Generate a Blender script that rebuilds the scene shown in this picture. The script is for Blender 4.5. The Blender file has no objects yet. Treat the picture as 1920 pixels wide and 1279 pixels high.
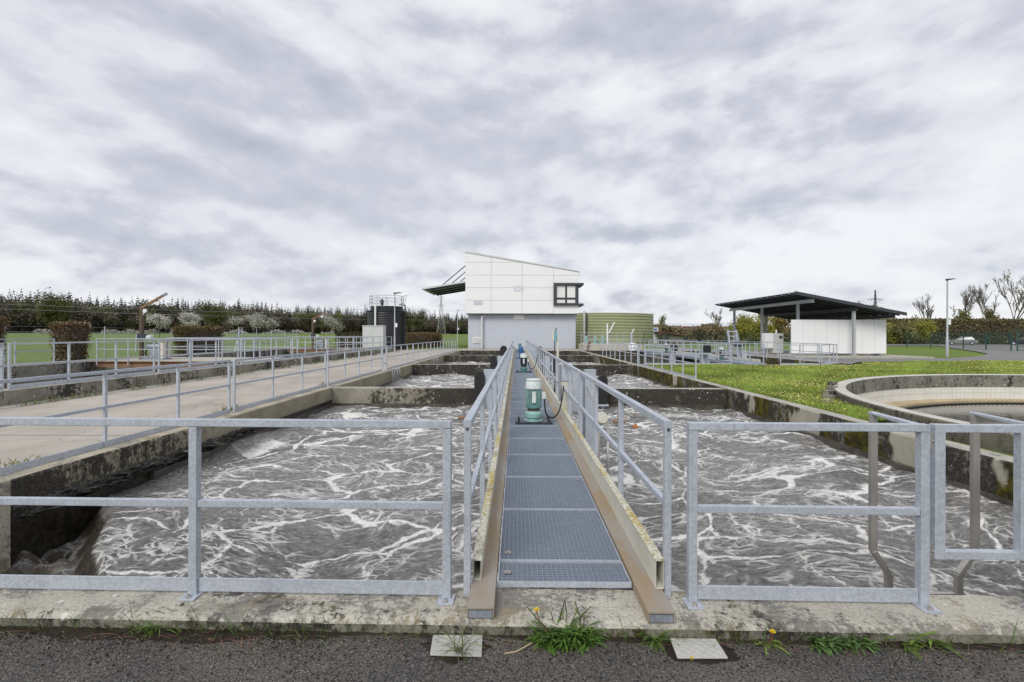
import bpy, bmesh, math, random
import numpy as np
from mathutils import Vector, Matrix
random.seed(7)
RNG = np.random.default_rng(7)
SC = bpy.context.scene
COL = SC.collection
PI = math.pi
# ------------------------------------------------------------------ camera
EYE = 1.60            # eye height over the top of the concrete kerb (z = 0)
FPX = 907.0           # 17 mm lens on a 36 mm frame, in pixels of a 1920 wide picture
YAW, ROLL = 0.0088, 0.0025
cam = bpy.data.cameras.new('camera')
cam.sensor_width = 36.0
cam.lens = 36.0 * FPX / 1920.0
cam.shift_y = -12.5 / 1920.0
cam.clip_start = 0.05
cam.clip_end = 3000
camo = bpy.data.objects.new('camera', cam)
COL.objects.link(camo)
RC = Matrix.Rotation(YAW, 3, 'Z') @ Matrix.Rotation(PI / 2, 3, 'X') @ Matrix.Rotation(ROLL, 3, 'Z')
camo.matrix_world = Matrix.Translation((0, 0, EYE)) @ RC.to_4x4()
SC.camera = camo
# ------------------------------------------------------------------ sky and sun (overcast daylight)
W = bpy.data.worlds.new('World')
SC.world = W
W.use_nodes = True
SUN_EL, SUN_AZ = math.radians(42), math.radians(205)     # azimuth clockwise from +Y
nt = W.node_tree
nt.nodes.clear()
def wn(t, **k):
    n = nt.nodes.new(t)
    for a, b in k.items():
        setattr(n, a, b)
    return n
def wl(a, b):
    nt.links.new(a, b)
def wmath(op, a, b=None, c=None, clamp=False):
    n = wn('ShaderNodeMath', operation=op, use_clamp=clamp)
    for i, s in enumerate((a, b, c)):
        if s is None:
            continue
        if isinstance(s, (int, float)):
            n.inputs[i].default_value = s
        else:
            wl(s, n.inputs[i])
    return n.outputs[0]
tc = wn('ShaderNodeTexCoord')
sep = wn('ShaderNodeSeparateXYZ')
wl(tc.outputs['Generated'], sep.inputs[0])
zc = wmath('ADD', wmath('MAXIMUM', sep.outputs[2], 0.0), 0.46)
comb = wn('ShaderNodeCombineXYZ')
wl(wmath('DIVIDE', sep.outputs[0], zc), comb.inputs[0])
wl(wmath('DIVIDE', sep.outputs[1], zc), comb.inputs[1])
wl(wmath('MULTIPLY', sep.outputs[2], 1.1), comb.inputs[2])
def wnoise(scale, detail, rough, dist, off, stretch=(0.9, 1.0, 1.0)):
    m = wn('ShaderNodeMapping')
    m.inputs['Location'].default_value = off
    m.inputs['Scale'].default_value = stretch
    wl(comb.outputs[0], m.inputs[0])
    n = wn('ShaderNodeTexNoise')
    n.inputs['Scale'].default_value = scale
    n.inputs['Detail'].default_value = detail
    n.inputs['Roughness'].default_value = rough
    n.inputs['Distortion'].default_value = dist
    wl(m.outputs[0], n.inputs['Vector'])
    return n.outputs['Fac']
nb = wnoise(0.95, 2, 0.45, 0.2, (0.4, 1.9, 0.4))                                        # broad dark and bright areas
nk = wnoise(1.3, 2, 0.5, 0.0, (7.0, 3.0, 2.0))                                          # where the cloud is lumpy, where smooth
nm = wnoise(3.4, 6, 0.56, 0.25, (1.1, 5.0, 1.7), (0.95, 0.85, 1.5))                     # cloud lumps
nf = wnoise(9.0, 5, 0.62, 0.1, (0.3, 2.0, 3.3), (0.95, 0.85, 1.5))                        # ragged edges
bil = wmath('ABSOLUTE', wmath('SUBTRACT', wnoise(2.6, 4, 0.5, 0.1, (4.4, 1.0, 0.2), (0.95, 0.85, 1.5)), 0.5))   # billows with creases
lump = wmath('ADD', wmath('MULTIPLY', wmath('SUBTRACT', nm, 0.5), 0.62), wmath('ADD', wmath('MULTIPLY', wmath('SUBTRACT', nf, 0.5), 0.42), wmath('MULTIPLY', wmath('SUBTRACT', bil, 0.09), 0.85)))
# lit and shaded sides of the lumps: density here minus density a little towards the light
r1 = wmath('SUBTRACT', wnoise(2.9, 6, 0.52, 0.0, (6.1, 2.2, 0.9), (0.95, 0.8, 1.5)), wnoise(2.9, 6, 0.52, 0.0, (6.1 + 0.03, 2.2 - 0.04, 0.9 + 0.06), (0.95, 0.8, 1.5)))
lump = wmath('ADD', wmath('MULTIPLY', lump, 0.70), wmath('MULTIPLY', r1, 1.35))
amt = wmath('ADD', wmath('MULTIPLY', wmath('SUBTRACT', nk, 0.35, clamp=True), 2.7), 0.68)
cl = wmath('ADD', wmath('ADD', 0.5, wmath('MULTIPLY', wmath('SUBTRACT', nb, 0.5), 0.80)), wmath('MULTIPLY', lump, amt))
low = wmath('MULTIPLY', wmath('SUBTRACT', 0.5, sep.outputs[2], clamp=True), 0.20)     # thinner, brighter cloud near the horizon
cl = wmath('ADD', cl, low)
cr = wn('ShaderNodeValToRGB')
e = cr.color_ramp.elements
e[0].position, e[0].color = 0.16, (0.39, 0.405, 0.472, 1)
e[1].position, e[1].color = 0.76, (0.70, 0.71, 0.732, 1)
e2 = e.new(0.40); e2.color = (0.485, 0.50, 0.565, 1)
e3 = e.new(0.55); e3.color = (0.605, 0.62, 0.662, 1)
wl(cl, cr.inputs[0])
sky = wn('ShaderNodeTexSky', sky_type='NISHITA')
sky.sun_disc = False
sky.sun_elevation = SUN_EL
sky.sun_rotation = SUN_AZ
bg1 = wn('ShaderNodeBackground'); bg1.inputs[1].default_value = 1.0
bg2 = wn('ShaderNodeBackground'); bg2.inputs[1].default_value = 0.08
wl(cr.outputs[0], bg1.inputs[0]); wl(sky.outputs[0], bg2.inputs[0])
mx = wn('ShaderNodeMixShader'); mx.inputs[0].default_value = 0.06
wl(bg1.outputs[0], mx.inputs[1]); wl(bg2.outputs[0], mx.inputs[2])
wo = wn('ShaderNodeOutputWorld')
wl(mx.outputs[0], wo.inputs[0])
sl = bpy.data.lights.new('sun', 'SUN')
sl.energy = 1.5
sl.angle = math.radians(24)
sl.color = (1.0, 0.965, 0.91)
so = bpy.data.objects.new('sun', sl)
COL.objects.link(so)
sd = Vector((math.sin(SUN_AZ) * math.cos(SUN_EL), math.cos(SUN_AZ) * math.cos(SUN_EL), math.sin(SUN_EL)))
so.rotation_euler = sd.to_track_quat('Z', 'Y').to_euler()
so.location = sd * 60
vs = SC.view_settings
vs.view_transform = 'Standard'
vs.look = 'None'
vs.gamma = 1.0
vs.exposure = 0.38
W.cycles.sampling_method = 'MANUAL'
W.cycles.sample_map_resolution = 512
CY = SC.cycles
CY.max_bounces = 5; CY.diffuse_bounces = 3; CY.glossy_bounces = 2; CY.transmission_bounces = 2; CY.transparent_max_bounces = 4
# ------------------------------------------------------------------ helpers
def G(px, py, z=0.0):
    """point of the horizontal plane z that the photograph shows at (px, py)"""
    d = RC @ Vector(((px - 960) / FPX, -(py - 627) / FPX, -1))
    t = (z - EYE) / d.z
    return Vector((d.x * t, d.y * t, z))
def AT(px, py, dist):
    """point at forward distance dist"""
    d = RC @ Vector(((px - 960) / FPX, -(py - 627) / FPX, -1))
    return Vector((d.x, d.y, d.z)) * (dist / d.y) + Vector((0, 0, EYE))

class MB:
    def __init__(s):
        s.v = []; s.f = []; s.m = []
    def add(s, vs, fs, m=0):
        o = len(s.v)
        s.v += [tuple(p) for p in vs]
        for f in fs:
            s.f.append(tuple(i + o for i in f)); s.m.append(m)
        return s
    def box(s, x0, x1, y0, y1, z0, z1, m=0, top=None):
        vs = [(x0, y0, z0), (x1, y0, z0), (x1, y1, z0), (x0, y1, z0), (x0, y0, z1), (x1, y0, z1), (x1, y1, z1), (x0, y1, z1)]
        s.add(vs, [(0, 3, 2, 1), (0, 1, 5, 4), (1, 2, 6, 5), (2, 3, 7, 6), (3, 0, 4, 7)], m)
        s.add(vs[4:], [(0, 1, 2, 3)], m if top is None else top)
        return s
    def hexa(s, vs, m=0):
        return s.add(vs, [(0, 3, 2, 1), (4, 5, 6, 7), (0, 1, 5, 4), (1, 2, 6, 5), (2, 3, 7, 6), (3, 0, 4, 7)], m)
    def bar(s, p, q, w, h, m=0, up=(0, 0, 1)):
        p, q = Vector(p), Vector(q)
        d = (q - p).normalized()
        u = Vector(up)
        if abs(d.dot(u)) > 0.98:
            u = Vector((0, 1, 0))
        a = d.cross(u).normalized() * (w / 2)
        b = a.cross(d).normalized() * (h / 2)
        vs = [p - a - b, p + a - b, p + a + b, p - a + b, q - a - b, q + a - b, q + a + b, q - a + b]
        return s.add(vs, [(0, 3, 2, 1), (4, 5, 6, 7), (0, 1, 5, 4), (1, 2, 6, 5), (2, 3, 7, 6), (3, 0, 4, 7)], m)
    def tube(s, pts, r, n=8, m=0, caps=True):
        pts = [Vector(p) for p in pts]
        rs = r if isinstance(r, (list, tuple)) else [r] * len(pts)
        rings = []
        d0 = (pts[1] - pts[0]).normalized()
        u = Vector((0, 0, 1)) if abs(d0.z) < 0.9 else Vector((1, 0, 0))
        a = d0.cross(u).normalized()
        for i, p in enumerate(pts):
            d = (pts[min(i + 1, len(pts) - 1)] - pts[max(i - 1, 0)]).normalized()
            a = (a - d * a.dot(d)).normalized()
            b = d.cross(a)
            rings.append([p + (a * math.cos(2 * PI * k / n) + b * math.sin(2 * PI * k / n)) * rs[i] for k in range(n)])
        vs = [p for rg in rings for p in rg]
        fs = []
        for i in range(len(pts) - 1):
            for k in range(n):
                fs.append((i * n + k, i * n + (k + 1) % n, (i + 1) * n + (k + 1) % n, (i + 1) * n + k))
        if caps:
            fs.append(tuple(range(n - 1, -1, -1)))
            fs.append(tuple((len(pts) - 1) * n + k for k in range(n)))
        return s.add(vs, fs, m)
    def lathe(s, prof, c=(0, 0, 0), n=24, m=0, a0=0.0, a1=2 * PI, caps=False):
        full = abs(a1 - a0 - 2 * PI) < 1e-6
        k = n if full else n + 1
        vs = []
        for r, z in prof:
            for i in range(k):
                t = a0 + (a1 - a0) * i / n
                vs.append((c[0] + r * math.cos(t), c[1] + r * math.sin(t), c[2] + z))
        fs = []
        for j in range(len(prof) - 1):
            for i in range(n):
                i2 = (i + 1) % k
                fs.append((j * k + i, j * k + i2, (j + 1) * k + i2, (j + 1) * k + i))
        if caps:
            fs.append(tuple(range(k - 1, -1, -1)))
            fs.append(tuple((len(prof) - 1) * k + i for i in range(k)))
        return s.add(vs, fs, m)
    def prism(s, poly, z0, z1, m=0):
        n = len(poly)
        vs = [(x, y, z0) for x, y in poly] + [(x, y, z1) for x, y in poly]
        fs = [tuple(range(n - 1, -1, -1)), tuple(range(n, 2 * n))]
        fs += [(i, (i + 1) % n, n + (i + 1) % n, n + i) for i in range(n)]
        return s.add(vs, fs, m)
    def build(s, name, mats, parent=None, smooth=False, bevel=0.0, loc=None, segs=2):
        me = bpy.data.meshes.new(name)
        me.from_pydata(s.v, [], s.f)
        mats = mats if isinstance(mats, (list, tuple)) else [mats]
        for q in mats:
            me.materials.append(q)
        if len(mats) > 1:
            me.polygons.foreach_set('material_index', s.m)
        if smooth:
            me.polygons.foreach_set('use_smooth', [True] * len(me.polygons))
        me.update()
        o = bpy.data.objects.new(name, me)
        COL.objects.link(o)
        if parent is not None:
            o.parent = parent
        if loc is not None:
            o.location = loc
        if smooth == 'auto':
            md = o.modifiers.new('split', 'EDGE_SPLIT'); md.split_angle = math.radians(35)
        if bevel:
            md = o.modifiers.new('bevel', 'BEVEL')
            md.width = bevel; md.segments = segs; md.limit_method = 'ANGLE'; md.angle_limit = math.radians(40)
            md.harden_normals = False
        return o

def tag(o, label=None, cat=None, group=None, kind=None):
    if label: o['label'] = label
    if cat: o['category'] = cat
    if group: o['group'] = group
    if kind: o['kind'] = kind
    return o
def thing(name, label, cat, loc=(0, 0, 0), rz=0.0, group=None):
    o = bpy.data.objects.new(name, None)
    o.empty_display_size = 0.2
    COL.objects.link(o)
    o.location = loc
    o.rotation_euler = (0, 0, rz)
    return tag(o, label, cat, group)
def copy_tree(o, parent=None):
    kids = list(o.children)
    c = o.copy()
    COL.objects.link(c)
    c.parent = parent
    for k in kids:
        copy_tree(k, c)
    return c
def mesh_np(name, V, F, mat, tint=None, parent=None, smooth=False):
    """fast mesh from arrays, F is (n,3) or (n,4); tint is a colour per vertex"""
    V = np.asarray(V, np.float32); F = np.asarray(F, np.int32)
    me = bpy.data.meshes.new(name)
    me.vertices.add(len(V)); me.vertices.foreach_set('co', V.ravel())
    k = F.shape[1]
    me.loops.add(F.size); me.loops.foreach_set('vertex_index', F.ravel())
    me.polygons.add(len(F))
    me.polygons.foreach_set('loop_start', np.arange(0, F.size, k, dtype=np.int32))
    try:
        me.polygons.foreach_set('loop_total', np.full(len(F), k, np.int32))
    except Exception:
        pass
    if smooth:
        me.polygons.foreach_set('use_smooth', np.ones(len(F), bool))
    me.materials.append(mat)
    me.update(calc_edges=True)
    if tint is not None:
        at = me.color_attributes.new('tint', 'FLOAT_COLOR', 'POINT')
        t = np.ones((len(V), 4), np.float32); t[:, :3] = tint
        at.data.foreach_set('color', t.ravel())
    me.validate()
    o = bpy.data.objects.new(name, me)
    COL.objects.link(o)
    if parent is not None:
        o.parent = parent
    return o
def leaf_quads(P, size, aspect=1.0, rng=RNG, up_bias=0.0):
    """one small randomly turned quad per point: V (4n,3), F (n,4)"""
    n = len(P)
    a = rng.normal(size=(n, 3)); a[:, 2] += up_bias
    a /= np.linalg.norm(a, axis=1)[:, None]
    b = rng.normal(size=(n, 3))
    b -= a * (a * b).sum(1)[:, None]
    b /= np.linalg.norm(b, axis=1)[:, None]
    sz = (np.asarray(size) * np.ones(n))[:, None] * 0.5
    a = a * sz * aspect; b = b * sz
    V = np.stack([P - a, P + b * 0.9 - a * 0.1, P + a, P - b * 0.9 + a * 0.1], 1).reshape(-1, 3)
    return V, np.arange(4 * n).reshape(n, 4)
def waves(x, y, comps):
    z = np.zeros_like(x)
    for ax, ay, ph, am in comps:
        z += am * np.sin(ax * x + ay * y + ph)
    return z
def wave_set(n, kmin, kmax, amp, seed, power=1.2, stretch=1.0):
    r = np.random.default_rng(seed)
    out = []
    for _ in range(n):
        k = kmin * (kmax / kmin) ** r.random(); t = r.random() * 2 * PI
        out.append((k * math.cos(t), k * math.sin(t) * stretch, r.random() * 6.28, amp * (kmin / k) ** power))
    return out
# ------------------------------------------------------------------ materials
class NT:
    def __init__(s, name):
        s.mat = bpy.data.materials.new(name)
        s.mat.use_nodes = True
        s.t = s.mat.node_tree
        s.b = s.t.nodes['Principled BSDF']
        s._p = None
    def node(s, ty, **k):
        n = s.t.nodes.new(ty)
        for a, b in k.items():
            setattr(n, a, b)
        return n
    def put(s, sock, v):
        if isinstance(v, (int, float)):
            sock.default_value = v
        elif isinstance(v, (tuple, list)):
            sock.default_value = tuple(v) + (1,) if len(v) == 3 and len(sock.default_value) == 4 else tuple(v)
        else:
            s.t.links.new(v, sock)
    @property
    def pos(s):
        if s._p is None:
            s._p = s.node('ShaderNodeNewGeometry').outputs['Position']
        return s._p
    def map(s, scale=(1, 1, 1), rot=(0, 0, 0), loc=(0, 0, 0), vec=None):
        n = s.node('ShaderNodeMapping')
        n.inputs['Scale'].default_value = scale; n.inputs['Rotation'].default_value = rot; n.inputs['Location'].default_value = loc
        s.t.links.new(vec or s.pos, n.inputs[0])
        return n.outputs[0]
    def noise(s, scale, detail=4, rough=0.55, vec=None, dist=0.0, col=False):
        n = s.node('ShaderNodeTexNoise')
        n.inputs['Scale'].default_value = scale; n.inputs['Detail'].default_value = detail
        n.inputs['Roughness'].default_value = rough; n.inputs['Distortion'].default_value = dist
        s.t.links.new(vec or s.pos, n.inputs['Vector'])
        return n.outputs['Color' if col else 'Fac']
    def vor(s, scale, feature='F1', vec=None, out='Distance', rnd=1.0):
        n = s.node('ShaderNodeTexVoronoi', feature=feature)
        n.inputs['Scale'].default_value = scale
        n.inputs['Randomness'].default_value = rnd
        s.t.links.new(vec or s.pos, n.inputs['Vector'])
        return n.outputs[out]
    def math(s, op, a, b=None, clamp=False):
        n = s.node('ShaderNodeMath', operation=op, use_clamp=clamp)
        s.put(n.inputs[0], a)
        if b is not None:
            s.put(n.inputs[1], b)
        return n.outputs[0]
    def step(s, v, lo, hi, a=0.0, b=1.0):
        n = s.node('ShaderNodeMapRange', interpolation_type='SMOOTHSTEP')
        s.put(n.inputs[0], v)
        n.inputs[1].default_value = lo; n.inputs[2].default_value = hi; n.inputs[3].default_value = a; n.inputs[4].default_value = b
        return n.outputs[0]
    def mix(s, f, a, b, mode='MIX'):
        n = s.node('ShaderNodeMix', data_type='RGBA', blend_type=mode)
        s.put(n.inputs[0], f); s.put(n.inputs[6], a); s.put(n.inputs[7], b)
        return n.outputs[2]
    def bump(s, h, strength=0.3, dist=0.01):
        n = s.node('ShaderNodeBump')
        n.inputs['Strength'].default_value = strength; n.inputs['Distance'].default_value = dist
        s.t.links.new(h, n.inputs['Height'])
        s.t.links.new(n.outputs[0], s.b.inputs['Normal'])
    def out(s, col=None, rough=None, metal=None, spec=None):
        if col is not None: s.put(s.b.inputs['Base Color'], col)
        if rough is not None: s.put(s.b.inputs['Roughness'], rough)
        if metal is not None: s.put(s.b.inputs['Metallic'], metal)
        if spec is not None: s.put(s.b.inputs['Specular IOR Level'], spec)
        return s.mat
def paint(name, c, rough=0.5, metal=0.0, var=0.12, scale=6.0, dirt=0.0, dirtcol=(0.10, 0.08, 0.05), bump=0.0):
    k = NT(name)
    n = k.noise(scale, 6, 0.6)
    c2 = tuple(x * (1 - var * 1.4) for x in c); c1 = tuple(min(1, x * (1 + var * 0.6)) for x in c)
    col = k.mix(k.step(n, 0.3, 0.7), c1, c2)
    if dirt:
        d = k.noise(scale * 2.3, 8, 0.7, k.map((1, 1, 0.4)))
        col = k.mix(k.step(d, 0.72 - dirt * 0.35, 0.86 - dirt * 0.2), col, dirtcol)
    if bump:
        k.bump(k.noise(scale * 14, 4), bump, 0.002)
    return k.out(col, k.step(n, 0.2, 0.8, rough * 0.85, min(1, rough * 1.15)), metal)
def galv(name, c=(0.51, 0.55, 0.612), metal=0.30, var=0.10):
    k = NT(name)
    v = k.vor(70, 'F1', out='Color')
    s2 = k.node('ShaderNodeSeparateColor'); k.t.links.new(v, s2.inputs[0])
    n = k.noise(7, 6, 0.65)
    f = k.math('ADD', k.math('MULTIPLY', s2.outputs[0], 0.35), k.math('MULTIPLY', n, 0.75))
    col = k.mix(k.step(f, 0.25, 0.8), tuple(x * (1 + var) for x in c), tuple(x * (1 - 2.0 * var) for x in c))
    dr = k.noise(3, 5, 0.7, k.map((9, 9, 0.8)))
    col = k.mix(k.step(dr, 0.56, 0.70, 0, 0.35), col, tuple(x * 0.55 for x in c))
    w = k.noise(2.3, 5, 0.7)
    col = k.mix(k.step(w, 0.62, 0.75, 0, 0.35), col, (0.62, 0.64, 0.66))
    return k.out(col, k.step(f, 0.2, 0.8, 0.42, 0.6), metal)
def concrete(name, c1, c2, algae=0.0, moss=0.0, lichen=0.0, grad=None, white=0.0, streak=0.5, crust=0.0, fine=1.0):
    """weathered concrete; grad=(axis, from, to) lets the black algae thicken along one wall"""
    k = NT(name)
    n = k.noise(1.7, 9, 0.62)
    col = k.mix(k.step(n, 0.3, 0.72), c1, c2)
    f = k.noise(55, 5, 0.7)
    col = k.mix(k.step(f, 0.50, 0.66, 0, 0.6 * fine), col, tuple(x * 0.42 for x in c2))
    col = k.mix(k.step(f, 0.32, 0.46, 0.6 * fine, 0), col, tuple(min(1, x * 1.3) for x in c1))
    n2 = k.noise(7, 7, 0.7)
    col = k.mix(k.step(n2, 0.50, 0.66, 0, 0.35), col, tuple(x * 0.6 for x in c2))
    hb = f
    if algae:
        a = k.noise(0.9, 10, 0.68, k.map((1, 1, streak)))
        a2 = k.noise(11, 8, 0.8, k.map((1, 1, 0.8), loc=(3, 1, 7)))
        m = k.math('ADD', k.math('MULTIPLY', a, 0.48), k.math('MULTIPLY', a2, 0.52))
        if grad:
            sp = k.node('ShaderNodeSeparateXYZ'); k.t.links.new(k.pos, sp.inputs[0])
            g = k.step(sp.outputs[grad[0]], grad[1], grad[2], -0.10, 0.12)
            m = k.math('ADD', m, g)
        t = 0.66 - 0.26 * algae
        mk = k.step(m, t, t + 0.05)
        dk = k.mix(k.step(k.noise(34, 5, 0.7), 0.4, 0.62), (0.010, 0.009, 0.008), (0.062, 0.056, 0.046))
        col = k.mix(k.math('MULTIPLY', mk, 0.93), col, dk)
    if moss:
        a = k.noise(1.15, 6, 0.6, k.map((1, 1, 0.30), loc=(9, 4, 2)))
        a2 = k.noise(14, 6, 0.7)
        m = k.math('ADD', k.math('MULTIPLY', a, 0.75), k.math('MULTIPLY', a2, 0.25))
        t = 0.64 - 0.20 * moss
        mk = k.step(m, t, t + 0.05)
        mc = k.mix(k.step(k.noise(4, 4), 0.4, 0.65), (0.030, 0.026, 0.006), (0.105, 0.090, 0.010))
        col = k.mix(mk, col, mc)
        hb = k.math('ADD', hb, k.math('MULTIPLY', mk, k.math('MULTIPLY', a2, 3.0)))
    if white:
        a = k.noise(0.75, 5, 0.5, k.map((1, 1, 0.55), loc=(2.2, 7.7, 1)))
        mk = k.step(a, 0.66 - 0.1 * white, 0.69 - 0.1 * white)
        col = k.mix(mk, col, k.mix(n, (0.44, 0.41, 0.33), (0.33, 0.31, 0.25)))
    if lichen:
        v = k.vor(8.5, vec=k.map((1, 1, 1)))
        v2 = k.noise(2.2, 3)
        rr = k.math('MULTIPLY', k.step(v2, 0.40, 0.66), 0.30 * lichen)
        mk = k.math('LESS_THAN', k.math('ADD', v, k.math('MULTIPLY', f, 0.06)), rr)
        col = k.mix(k.math('MULTIPLY', mk, 0.8), col, (0.60, 0.60, 0.57))
    if crust:
        a = k.math('ADD', k.math('MULTIPLY', k.noise(2.2, 6, 0.7, k.map(loc=(5, 5, 0))), 0.62), k.math('MULTIPLY', k.noise(34, 6, 0.8), 0.38))
        mk = k.step(a, 0.62 - 0.13 * crust, 0.67 - 0.13 * crust)
        col = k.mix(k.math('MULTIPLY', mk, 0.75), col, k.mix(k.step(k.noise(1.4, 4), 0.5, 0.62), (0.13, 0.125, 0.115), (0.23, 0.185, 0.10)))
    k.bump(hb, 0.5, 0.006)
    return k.out(col, 0.88, 0.0, 0.25)
def leafmat(name, rough=0.6, trans=0.25):
    k = NT(name)
    a = k.node('ShaderNodeAttribute'); a.attribute_name = 'tint'
    k.put(k.b.inputs['Base Color'], a.outputs['Color'])
    k.b.inputs['Roughness'].default_value = rough
    k.b.inputs['Specular IOR Level'].default_value = 0.25
    tr = k.node('ShaderNodeBsdfTranslucent')
    k.t.links.new(a.outputs['Color'], tr.inputs[0])
    ms = k.node('ShaderNodeMixShader'); ms.inputs[0].default_value = trans
    k.t.links.new(k.b.outputs[0], ms.inputs[1]); k.t.links.new(tr.outputs[0], ms.inputs[2])
    k.t.links.new(ms.outputs[0], k.t.nodes['Material Output'].inputs[0])
    return k.mat
MG = galv('galvanised steel')
MG2 = galv('galvanised steel darker', (0.34, 0.375, 0.43), 0.45)
MGR = galv('grating steel', (0.34, 0.395, 0.475), 0.4, 0.06)
MST = paint('stainless steel', (0.47, 0.445, 0.41), 0.35, 0.6, 0.10, 9)
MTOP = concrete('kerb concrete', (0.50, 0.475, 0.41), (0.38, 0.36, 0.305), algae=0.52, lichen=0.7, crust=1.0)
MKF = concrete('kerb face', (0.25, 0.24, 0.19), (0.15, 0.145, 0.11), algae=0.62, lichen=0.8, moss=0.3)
MCOPE = concrete('coping concrete', (0.54, 0.49, 0.385), (0.42, 0.375, 0.29), algae=0.30, crust=0.8)
MCOPED = concrete('coping concrete grey', (0.49, 0.47, 0.415), (0.36, 0.345, 0.30), algae=0.42, lichen=0.6, crust=0.5)
MWL = concrete('tank wall pale', (0.36, 0.325, 0.24), (0.25, 0.22, 0.16), algae=0.50, streak=0.22, grad=(1, 13.5, 4.0))
MWX = concrete('cross wall', (0.34, 0.32, 0.26), (0.24, 0.22, 0.175), algae=0.66, lichen=0.8, grad=(0, -5.6, -1.2))
MWD = concrete('tank wall black with algae', (0.25, 0.24, 0.20), (0.15, 0.14, 0.115), algae=0.90, lichen=1.0)
MWM = concrete('tank wall mossy', (0.28, 0.26, 0.21), (0.16, 0.15, 0.125), algae=0.82, moss=0.92, lichen=0.5, white=0.55)
MWO = concrete('old tank wall', (0.34, 0.32, 0.265), (0.20, 0.185, 0.155), algae=0.62, lichen=0.9)
MRIM = concrete('round rim concrete', (0.60, 0.585, 0.53), (0.50, 0.48, 0.43), algae=0.10, crust=0.1)
MWR = concrete('round tank outside', (0.20, 0.18, 0.145), (0.10, 0.09, 0.07), algae=0.55, streak=0.12, crust=0.4)
MPALE = concrete('pale concrete', (0.50, 0.48, 0.42), (0.40, 0.38, 0.33), algae=0.12)
MSLIME = paint('slime', (0.030, 0.026, 0.018), 0.25, 0, 0.5, 12, bump=0.8)
MLEDGE = paint('wet ledge concrete', (0.085, 0.076, 0.062), 0.45, 0, 0.4, 5)
MTAN = NT('tan coated steel')
def _tan():
    k = MTAN
    n = k.noise(2.0, 6, 0.6, k.map((2, 0.6, 2)))
    col = k.mix(k.step(n, 0.40, 0.62), (0.33, 0.245, 0.15), (0.33, 0.30, 0.265))
    col = k.mix(k.step(k.noise(16, 6, 0.7), 0.62, 0.75, 0, 0.5), col, (0.44, 0.36, 0.26))
    return k.out(col, 0.55, 0.1)
MTAN = _tan()
MTRAY = paint('cream cable tray', (0.60, 0.59, 0.51), 0.5, 0, 0.08, 4, dirt=0.35, dirtcol=(0.30, 0.27, 0.16))
def _lid():
    k = NT('mossy tray lid')
    n = k.noise(38, 7, 0.75)
    col = k.mix(k.step(n, 0.50, 0.58), (0.60, 0.585, 0.50), (0.26, 0.225, 0.09))
    big = k.step(k.noise(1.5, 3, vec=k.map((3, 1, 1))), 0.50, 0.60)
    col = k.mix(k.math('MULTIPLY', big, k.step(n, 0.42, 0.55)), col, (0.38, 0.28, 0.045))
    return k.out(col, 0.8)
MLID = _lid()
MTEAL = paint('teal motor paint', (0.29, 0.49, 0.465), 0.42, 0.05, 0.16, 9, dirt=0.25, dirtcol=(0.16, 0.20, 0.18))
MTEALD = paint('dark teal motor paint', (0.12, 0.27, 0.26), 0.45, 0.05, 0.2, 9)
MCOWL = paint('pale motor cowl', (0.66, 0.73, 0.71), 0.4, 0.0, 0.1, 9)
MNAVY = paint('dark motor paint', (0.05, 0.06, 0.085), 0.45, 0.1, 0.2, 9)
MBLUE = paint('blue motor paint', (0.045, 0.16, 0.40), 0.4, 0, 0.1, 9)
MBLK = paint('black rubber', (0.018, 0.018, 0.020), 0.75, 0, 0.3, 14)
MTANK = paint('black tank plastic', (0.020, 0.022, 0.027), 0.45, 0, 0.25, 3)
MANTH = paint('anthracite metal', (0.055, 0.058, 0.070), 0.5, 0.1, 0.1, 3)
MWHT = paint('white cladding', (0.83, 0.835, 0.84), 0.5, 0, 0.012, 0.6)
MWHT2 = paint('white panel', (0.84, 0.845, 0.85), 0.42, 0, 0.02, 0.8)
MGREY = paint('blue grey render', (0.50, 0.535, 0.60), 0.8, 0, 0.02, 0.9)
MCAB = paint('pale grey cabinet', (0.60, 0.62, 0.60), 0.5, 0, 0.05, 3)
MCREAM = paint('cream plastic', (0.66, 0.63, 0.54), 0.45, 0, 0.05, 8)
MBROWN = paint('brown crane paint', (0.27, 0.155, 0.085), 0.55, 0, 0.15, 4)
MBROWND = paint('dark brown post', (0.105, 0.075, 0.045), 0.6, 0, 0.2, 5)
MRED = paint('oxide red', (0.20, 0.065, 0.045), 0.6, 0, 0.15, 4)
MPOLE = paint('pole grey', (0.48, 0.50, 0.53), 0.5, 0.3, 0.06, 4)
MGREENF = paint('green fence coat', (0.012, 0.075, 0.065), 0.5, 0, 0.1, 4)
MBARK = paint('bark', (0.105, 0.09, 0.075), 0.9, 0, 0.3, 6)
MTWIG = paint('pale twigs', (0.165, 0.145, 0.12), 0.9, 0, 0.2, 3)
MLEAF = leafmat('leaves')
MTREAD = paint('tread plate', (0.50, 0.49, 0.45), 0.55, 0.2, 0.08, 6)
MGLASS = NT('window glass').out((0.06, 0.07, 0.08), 0.05, 0.0, 0.9)
MBLIND = paint('white blind', (0.78, 0.78, 0.76), 0.6, 0, 0.03, 2)
MOLIVE = paint('olive tank sheet', (0.41, 0.425, 0.25), 0.48, 0.10, 0.06, 0.5)
MTILE = paint('white tile', (0.74, 0.73, 0.67), 0.3, 0, 0.05, 2.5)
MYEL = paint('yellow petals', (0.78, 0.56, 0.015), 0.6, 0, 0.1, 30)
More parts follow.
